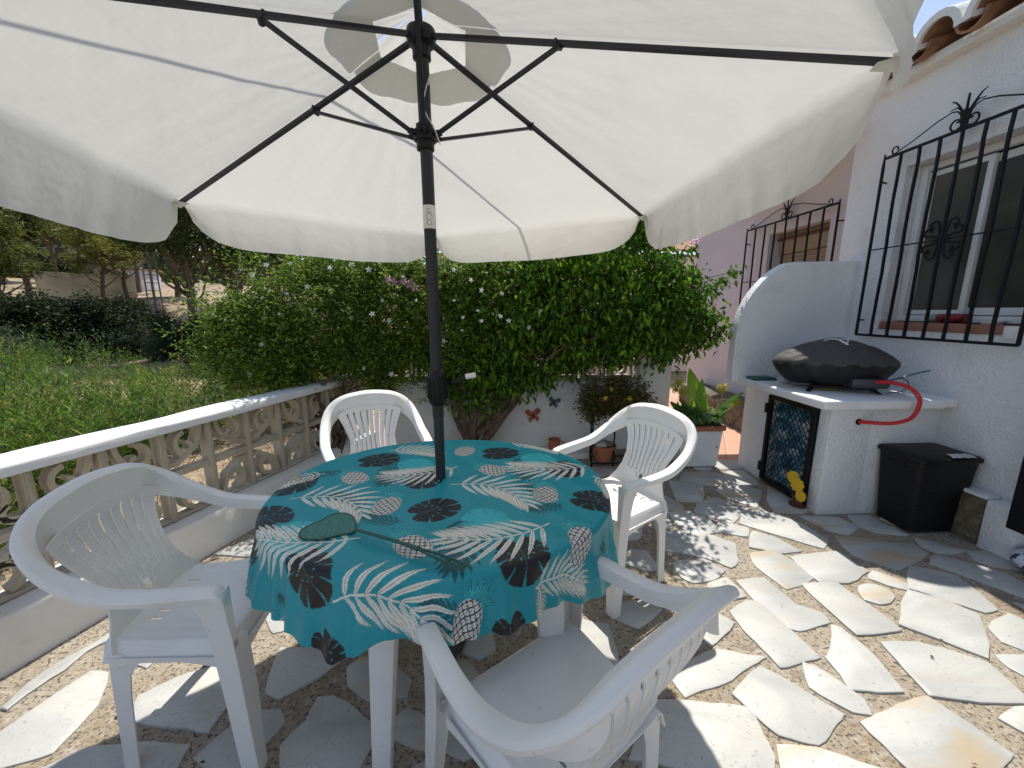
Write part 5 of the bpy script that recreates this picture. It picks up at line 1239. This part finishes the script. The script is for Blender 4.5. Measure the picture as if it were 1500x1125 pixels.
def bigleaf(mb, base, tip, wd, curl=.15, n=10, side=None):
    base, tip = Vector(base), Vector(tip); d = tip-base; s_ = side or d.cross(Vector((0, 1, 0))).normalized(); nn = s_.cross(d).normalized(); vs = []
    for i in range(n+1):
        t = i/n; c = base.lerp(tip, t)+nn*curl*d.length*math.sin(math.pi*t*.9)*.3; w_ = wd*math.sin(math.pi*min(1, t**.85*.97+.03))**.7
        for k, u in enumerate((-1, -.5, 0, .5, 1)): vs.append(c+s_*w_*u+nn*wd*.35*abs(u))
    mb.add(vs, [(i*5+k, i*5+k+1, (i+1)*5+k+1, (i+1)*5+k) for i in range(n) for k in range(4)])
gl = mat('bright_green_blade', (.22, .42, .04), .4, transl=.45, bump=[(60, .2, .003)]); gd = mat('mid_green_blade', (.10, .22, .05), .4, transl=.3)
rel = lambda p: Vector(p)-Vector((1.885, 3.47, 0))
mb = MB(); bigleaf(mb, rel(atY(1037, 625, 3.45)), rel(atY(1012, 540, 3.45)), .08, .1); bigleaf(mb, rel(atY(1032, 622, 3.44)), rel(atY(1031, 556, 3.40)), .055, .3); mb.build('upright_leaf', gl, tp_)
mb = MB()
for a_, b_, w_ in (((1045, 620), (1092, 577), .035), ((1050, 622), (1068, 600), .05), ((1040, 628), (1052, 655), .028), ((1030, 622), (1000, 585), .03), ((1022, 620), (985, 590), .03)): bigleaf(mb, rel(atY(*a_, 3.42)), rel(atY(*b_, 3.30)), w_, .6)
mb.build('broad_leaf', gd, tp_)
rg = random.Random(9); mb = MB()
for i in range(20):
    cx_, cy_, cz_ = rg.uniform(-.2, .17), rg.uniform(-.17, .1), rg.uniform(.41, .50); rr_ = rg.uniform(.035, .065)
    for k in range(16):
        a_ = k*2.4; e = .25+.06*k; bigleaf(mb, (cx_, cy_, cz_), (cx_+rr_*math.cos(a_)*math.cos(e), cy_+rr_*math.sin(a_)*math.cos(e), cz_+rr_*math.sin(e)), .011, .3, 3, side=Vector((-math.sin(a_), math.cos(a_), 0)))
mb.build('succulent_rosette', mat('succulent_green', (.20, .36, .18), .5, transl=.1, var=[(4, (.22, .30, .10), .45, .65)]), tp_)
mb = MB()
for i in range(34): mb.tube([(rg.uniform(-.17, .17), rg.uniform(-.12, .1), .40), (rg.uniform(-.18, .2), rg.uniform(-.15, .1), rg.uniform(.45, .60))], [.005, .003], 5)
for q_ in ((1010, 565), (1060, 575), (1078, 590)): mb.tube([rel(atY(1040, 625, 3.45)), rel(atY(*q_, 3.42))], [.006, .003], 5)
mb.build('stems', mat('pale_green_stem', (.3, .34, .12), .6), tp_)
lp_ = np.concatenate([np.array(rel(atY(x_, y_, 3.40)))+np.random.default_rng(k).normal(0, .02, (150, 3)) for k, (x_, y_) in enumerate(((995, 560), (990, 568), (1058, 568), (1078, 590), (1000, 574)))])
leafcloud('flower_head', lp_, .022, tp_, .5, 0, [(.75, .62, .04), (.5, .5, .06), (.28, .34, .05)], 60)
leafcloud('foliage', blobs([(-.12, -.08, .50, .14, .12, .09), (-.2, -.12, .42, .06, .06, .08), (.1, -.05, .46, .1, .1, .06)], 900, 61, .3), .05, tp_, .4, .2, [(.12, .26, .05), (.22, .36, .08), (.10, .18, .08)], 62)
mb = MB(); bmesh_r = None
pk = thing('patterned_cushion', 'blue and white patterned bundle at the right edge by the wall', 'cushion', (3.26, 1.98, .0))
vs = []; 
for i in range(13):
    for j in range(20):
        a_ = math.pi*i/12; b_ = 2*math.pi*j/20; vs.append((.11*math.sin(a_)*math.cos(b_)*(1+.1*math.sin(3*b_)), .10*math.sin(a_)*math.sin(b_), .065-.065*math.cos(a_)))
mb.add(vs, [(i*20+j, i*20+(j+1) % 20, (i+1)*20+(j+1) % 20, (i+1)*20+j) for i in range(12) for j in range(20)]); mb.build('body', mat('blue_white_print', (.6, .6, .65), .8, var=[(22, (.02, .03, .12), .5, .54)]), pk)
pk.location = (3.0, 1.80, .01)
# ---------------------------------------------------------------- garden beyond the balustrade
def colpos(px, d):
    r = ray(px, 453); v = Vector((r[0], r[1], 0)).normalized()*d; return v
def gz(p): return float(veg_h(np.array(p.x), np.array(p.y)))
rg = np.random.default_rng(77)
# weeds: feathery plants, each with its own height and green
NP_ = 5200; ang = rg.uniform(R(4), R(80), NP_); rad = np.sqrt(rg.uniform(4.6**2, 19**2, NP_)); rad[:1500] = rg.uniform(4.2, 8, 1500)
x = -rad*np.sin(ang); y = rad*np.cos(ang); line = (x-BP.x)*BN.x+(y-BP.y)*BN.y
ok = (line < -2.7-.7*np.sin(x+y)) & (rad < 14.0+3*np.sin(ang*9)); x, y = x[ok], y[ok]; NP_ = len(x); zb = veg_h(x, y)
hp_ = (.45+.70*(np.sin(x*1.1+2*np.sin(y*.8))*.5+.5))*rg.uniform(.6, 1.35, NP_); wcol = np.array([(.13, .22, .035), (.085, .165, .025), (.19, .27, .045), (.32, .32, .08), (.06, .125, .03), (.15, .21, .11), (.11, .21, .03)])
pcol = wcol[rg.integers(0, 7, NP_)]; K = 84; P = []; D = []; CC = []
for k in range(K):
    st = k % 7; a_ = st*2.4+np.arange(NP_); lean = .16+.10*(st % 3); t = rg.uniform(.12, 1, NP_); r_ = lean*hp_*t**1.4+rg.normal(0, .015, NP_)
    P.append(np.stack([x+r_*np.cos(a_), y+r_*np.sin(a_), zb+hp_*t], 1)); b_ = rg.uniform(0, 6.28, NP_); D.append(np.stack([np.cos(b_), np.sin(b_), .35+1.0*t], 1)); CC.append(pcol*(1.15 if st % 2 else .9))
o = leafcloud('weeds', np.concatenate(P), .095, None, .15, 0, None, 70, dirs=np.concatenate(D), jit=.25, carr=np.concatenate(CC)); setp(o, kind='stuff'); o['label'] = 'tangle of feathery green weeds in the garden below the balustrade'
N = 9000; ang = rg.uniform(R(5), R(70), N); rad = rg.uniform(3.2, 25, N); x = -rad*np.sin(ang); y = rad*np.cos(ang); ok = ((x-BP.x)*BN.x+(y-BP.y)*BN.y) < -.3; x, y = x[ok], y[ok]
o = leafcloud('dry_grass', np.stack([x, y, veg_h(x, y)], 1), .16, None, .08, 0, [(.45, .35, .18), (.36, .28, .14), (.3, .26, .12)], 71, dirs=np.tile([0, 0, .7], (len(x), 1)), jit=.5); setp(o, kind='stuff')
# trees
pgreen = [(.085, .115, .03), (.065, .09, .025), (.12, .15, .035), (.05, .07, .022)]
def pine_mesh(seed, hh, crown_r, crown_z, n, cols, size, clumps=38, flat=.6):
    g = random.Random(seed); t = thing('pine_tree', '-', 'tree'); mb = MB()
    lean = Vector((g.uniform(-.08, .08), g.uniform(-.08, .08), 1)); pts = [Vector((0, 0, -.4))]
    for k in range(1, 7): pts.append(Vector((lean.x*hh*k/6+g.uniform(-.12, .12), lean.y*hh*k/6+g.uniform(-.12, .12), hh*.92*k/6)))
    pts = [Vector(p) for p in spline(pts, 3)]; r0 = hh*.022; mb.tube(pts, [r0*(1-.75*i/(len(pts)-1)) for i in range(len(pts))], 9)
    L = []
    for k in range(clumps):
        z_ = g.uniform(crown_z, 1.0); w_ = crown_r*(1-.75*abs((z_-crown_z)/(1-crown_z)-.3))*g.uniform(.25, 1.05); a_ = g.uniform(0, 6.28)
        c = Vector((lean.x*hh*z_+w_*math.cos(a_), lean.y*hh*z_+w_*math.sin(a_), hh*z_)); s_ = crown_r*g.uniform(.16, .32); L.append((*c, s_, s_, s_*flat))
        st = pts[min(len(pts)-1, int(len(pts)*max(.2, z_-.2)))]; m_ = st.lerp(c, .5)+Vector((0, 0, -.06*hh*g.random())); mb.tube([st, m_, c], [r0*.35, r0*.22, r0*.08], 5)
    mb.build('trunk', M['bark'], t); leafcloud('crown', blobs(L, n, seed, .25, 14, crown_r*.05), size, t, .22, 0, cols, seed+1); return t
def put(proto, first, px, d, s_, lab, grp, rz_=0):
    t = proto if first else copy_tree(proto); p = colpos(px, d); t.location = (p.x, p.y, gz(p)); t.scale = (s_,)*3; t.rotation_euler = (0, 0, rz_); t['label'] = lab; t['group'] = grp; t.name = 'pine_tree'; return t
A = pine_mesh(101, 7, 2.6, .50, 6500, [(.14, .17, .04), (.11, .14, .035), (.19, .21, .05), (.07, .09, .03)], .28, 30); Bp = pine_mesh(102, 9, 3.0, .42, 9500, [(.085, .115, .035), (.06, .085, .028), (.11, .14, .04)], .34, 46); C_ = pine_mesh(103, 5.5, 2.4, .40, 5600, [(.20, .22, .05), (.15, .17, .04), (.25, .26, .06)], .24, 26)
G = 'pines on the slope beyond the garden'
spec = [(A, 44, 31, .92, 'yellow-green pine with a bare dark trunk at the far left, before the beige wall'), (C_, 154, 30.5, .88, 'low forked pine in front of the middle of the beige wall'), (C_, 192, 33, .95, 'small pine leaning left of the lattice mast'),
        (A, 5, 28, .85, 'dark leaning pine at the extreme left edge'), (Bp, 0, 42, 1.0, 'tall dark pine behind, at the left edge under the parasol'), (Bp, 14, 48, 1.1, 'tall pine left of the gap of blue sky'), (Bp, 90, 52, .85, 'distant pine just left of the gap of sky'),
        (A, 178, 45, .95, 'distant pine right of the gap of sky'), (Bp, 290, 21, .98, 'big shadowy pine directly behind the left corner of the parasol'), (Bp, 345, 23, 1.0, 'big shadowy pine behind the top of the jasmine'), (Bp, 262, 34, .9, 'dark pine just right of the lattice mast'),
        (Bp, 400, 30, 1.1, 'dark pine hidden mostly by the jasmine'), (A, 208, 43, 1.0, 'distant olive pine behind the lattice mast'), (A, -40, 30, 1.1, 'pine beyond the left edge of the beige wall'), (Bp, 470, 34, 1.0, 'pine far behind the middle of the jasmine')]
used = set()
for i, (pr, px, d, s_, lab) in enumerate(spec): put(pr, id(pr) not in used, px, d, s_, lab, G, i*1.7); used.add(id(pr))
# dark shrubs
def shrub(seed, n, cols, size):
    t = thing('shrub', '-', 'shrub'); g = random.Random(seed); L = [(g.uniform(-1, 1), g.uniform(-.6, .6), g.uniform(.4, 1.4), g.uniform(.4, .8), g.uniform(.4, .7), g.uniform(.35, .6)) for _ in range(12)]
    leafcloud('foliage', blobs(L, n, seed, .4, 12, .09), size, t, .4, 0, cols, seed); mb = MB()
    for k in range(7): mb.tube([(g.uniform(-.2, .2), 0, -.2), (g.uniform(-.5, .5), g.uniform(-.3, .3), .6), (g.uniform(-1, 1), g.uniform(-.5, .5), 1.3)], [.05, .035, .015], 5)
    mb.build('trunk', M['bark'], t); return t
dk = [(.030, .045, .018), (.022, .035, .015), (.045, .06, .025)]; S1 = shrub(201, 9000, dk, .13); S2 = shrub(202, 8000, [(.10, .13, .08), (.08, .11, .06), (.14, .17, .1)], .12)
sp = [(S1, 30, 25, 1.5, 'dark shrub at the foot of the slope, far left'), (S1, 78, 24.5, 1.5, 'dark rounded shrub below the left part of the beige wall'), (S1, 122, 25, 1.45, 'dark shrub below the middle of the beige wall'), (S1, 165, 25, 1.4, 'dark shrub below the right part of the beige wall'), (S1, 205, 26, 1.2, 'dark shrub at the foot of the lattice mast'),
      (S2, 185, 23.5, .95, 'grey-green shrub left of the bare brown bank'), (S2, 15, 21, .8, 'grey-green feathery shrub on the pale earth at far left'), (S1, 255, 22, .9, 'low dark shrub on the brown bank'), (S1, 300, 19, 1.1, 'dark shrub behind the jasmine tips'), (S1, 345, 17, 1.2, 'dark shrub behind the left part of the jasmine'), (S2, 235, 20.5, .7, 'small grey shrub below the brown bank'), (S1, -20, 24, 1.5, 'dark shrub beyond the left edge'), (S1, 400, 15, 1.2, 'dark shrub behind the jasmine centre')]
used = set()
for i, (pr, px, d, s_, lab) in enumerate(sp):
    t = pr if id(pr) not in used else copy_tree(pr); used.add(id(pr)); p = colpos(px, d); t.location = (p.x, p.y, gz(p)-.1); t.scale = (s_*.95, s_*.95, s_); t.rotation_euler = (0, 0, i*2.1); t['label'] = lab; t['group'] = 'shrubs at the foot of the slope'; t.name = 'shrub'
# beige boundary wall, building corner and lattice mast
p0, p1 = colpos(60, 33.5), colpos(205, 33.5); z0_ = gz(p0)-.6; mb = MB(); d_ = (p1-p0); Mx = Matrix.Translation((p0.x, p0.y, 0)) @ Matrix.Rotation(math.atan2(d_.y, d_.x), 4, 'Z'); mb.bbox((0, 0, z0_), (d_.length, .3, 3.45), .03, Mx); setp(mb.build('boundary_wall', M['beige']), 'long low beige wall on the far slope behind the pines', 'wall')
p0 = colpos(196, 44); mb = MB(); hb = thing('far_house', 'pale grey corner of a house behind the lattice mast', 'house'); mb.bbox((p0.x, p0.y, 1), (p0.x+.9, p0.y+2, 4.5), .02); mb.build('wall', M['pink'], hb); mb = MB(); mb.bbox((p0.x-.1, p0.y-.1, 4.5), (p0.x+1.0, p0.y+2.1, 4.6), .02); mb.build('roof', M['rooftile'], hb)
p0 = colpos(98, 70); mb = MB(); hb = thing('hill_house', 'house with a terracotta roof low in the gap between the pines', 'house'); mb.bbox((p0.x-5, p0.y, 2), (p0.x+4, p0.y+7, 12.2), .05); mb.build('wall', M['beige'], hb); mb = MB()
mb.add([(p0.x-5.5, p0.y-.5, 12.2), (p0.x+4.5, p0.y-.5, 12.2), (p0.x+4.5, p0.y+7.5, 12.2), (p0.x-5.5, p0.y+7.5, 12.2), (p0.x-3, p0.y+3, 14.2), (p0.x+2, p0.y+3, 14.2)], [(0, 1, 5, 4), (1, 2, 5), (2, 3, 4, 5), (3, 0, 4), (3, 2, 1, 0)]); mb.build('roof', M['rooftile'], hb, smooth=False)
lm = thing('lattice_mast', 'grey lattice utility mast rising from the brown bank', 'mast'); p0 = colpos(229, 27.5); q0 = colpos(229, 27.5); zb = gz(p0)-.3; mb = MB(); wv_ = .20
for sx in (-1, 1):
    for sy in (-1, 1): mb.tube([(p0.x+sx*wv_, p0.y+sy*wv_, zb), (q0.x+sx*.14, q0.y+sy*.14, 11)], .032, 4)
for k in range(30):
    t = k/29; c = Vector((p0.x, p0.y, zb)).lerp(Vector((q0.x, q0.y, 11)), t); w_ = wv_+(.14-wv_)*t
    for a_, b_ in (((-1, -1), (1, -1)), ((1, -1), (1, 1)), ((1, 1), (-1, 1)), ((-1, 1), (-1, -1))): mb.tube([(c.x+a_[0]*w_, c.y+a_[1]*w_, c.z), (c.x+b_[0]*w_, c.y+b_[1]*w_, c.z)], .020, 4)
mb.build('lattice', mat('weathered_grey_steel', (.14, .135, .13), .7), lm)
# blue covered thing + rocks on the bank
for i, (px, d, s_, lab) in enumerate(((236, 25.5, .45, 'pale rock at the foot of the mast'), (248, 25, .35, 'rounded rock right of the mast'), (262, 24, .5, 'brown rock on the bare bank'), (244, 23, .4, 'lower rock on the bare bank'), (280, 26, .6, 'rock high on the brown bank'))):
    p = colpos(px, d); bm = bmesh.new(); bmesh.ops.create_icosphere(bm, subdivisions=3, radius=s_)
    for v in bm.verts: v.co = Vector((v.co.x*1.5, v.co.y, v.co.z*.7))*(1+.18*math.sin(v.co.x*5+i)+.12*math.sin(v.co.y*9+v.co.z*7))
    me = bpy.data.meshes.new('rock'); bm.to_mesh(me); bm.free(); me.materials.append(M['dirt']); me.polygons.foreach_set('use_smooth', [True]*len(me.polygons)); o = bpy.data.objects.new('rock', me); COL.objects.link(o); o.location = (p.x, p.y, gz(p)+s_*.2); setp(o, lab, 'rock', 'rocks on the bank')
# distant woodland
N = 15000; ang = rg.uniform(R(-5), R(75), N); rad = rg.uniform(60, 150, N); x = -rad*np.sin(ang); y = rad*np.cos(ang)
o = leafcloud('woodland', np.stack([x, y, veg_h(x, y)+rg.uniform(0, 4.5, N)], 1), 1.6, None, .6, 0, dk+pgreen, 90); setp(o, kind='stuff')
# overhead cable whose shadow crosses the canopy
c1 = at(60, 22, 2.10); c2 = at(730, 285, 2.10); dd = (c2-c1); off = SUN*1.3
mb = MB(); a_ = c1+off-dd*1.2; b_ = c2+off+dd*1.0; n = 16
mb.tube([a_.lerp(b_, i/n)-Vector((0, 0, .0)) for i in range(n+1)], .008, 6); setp(mb.build('overhead_cable', M['blackpl']), 'thin overhead cable whose shadow crosses the parasol canopy', 'cable')
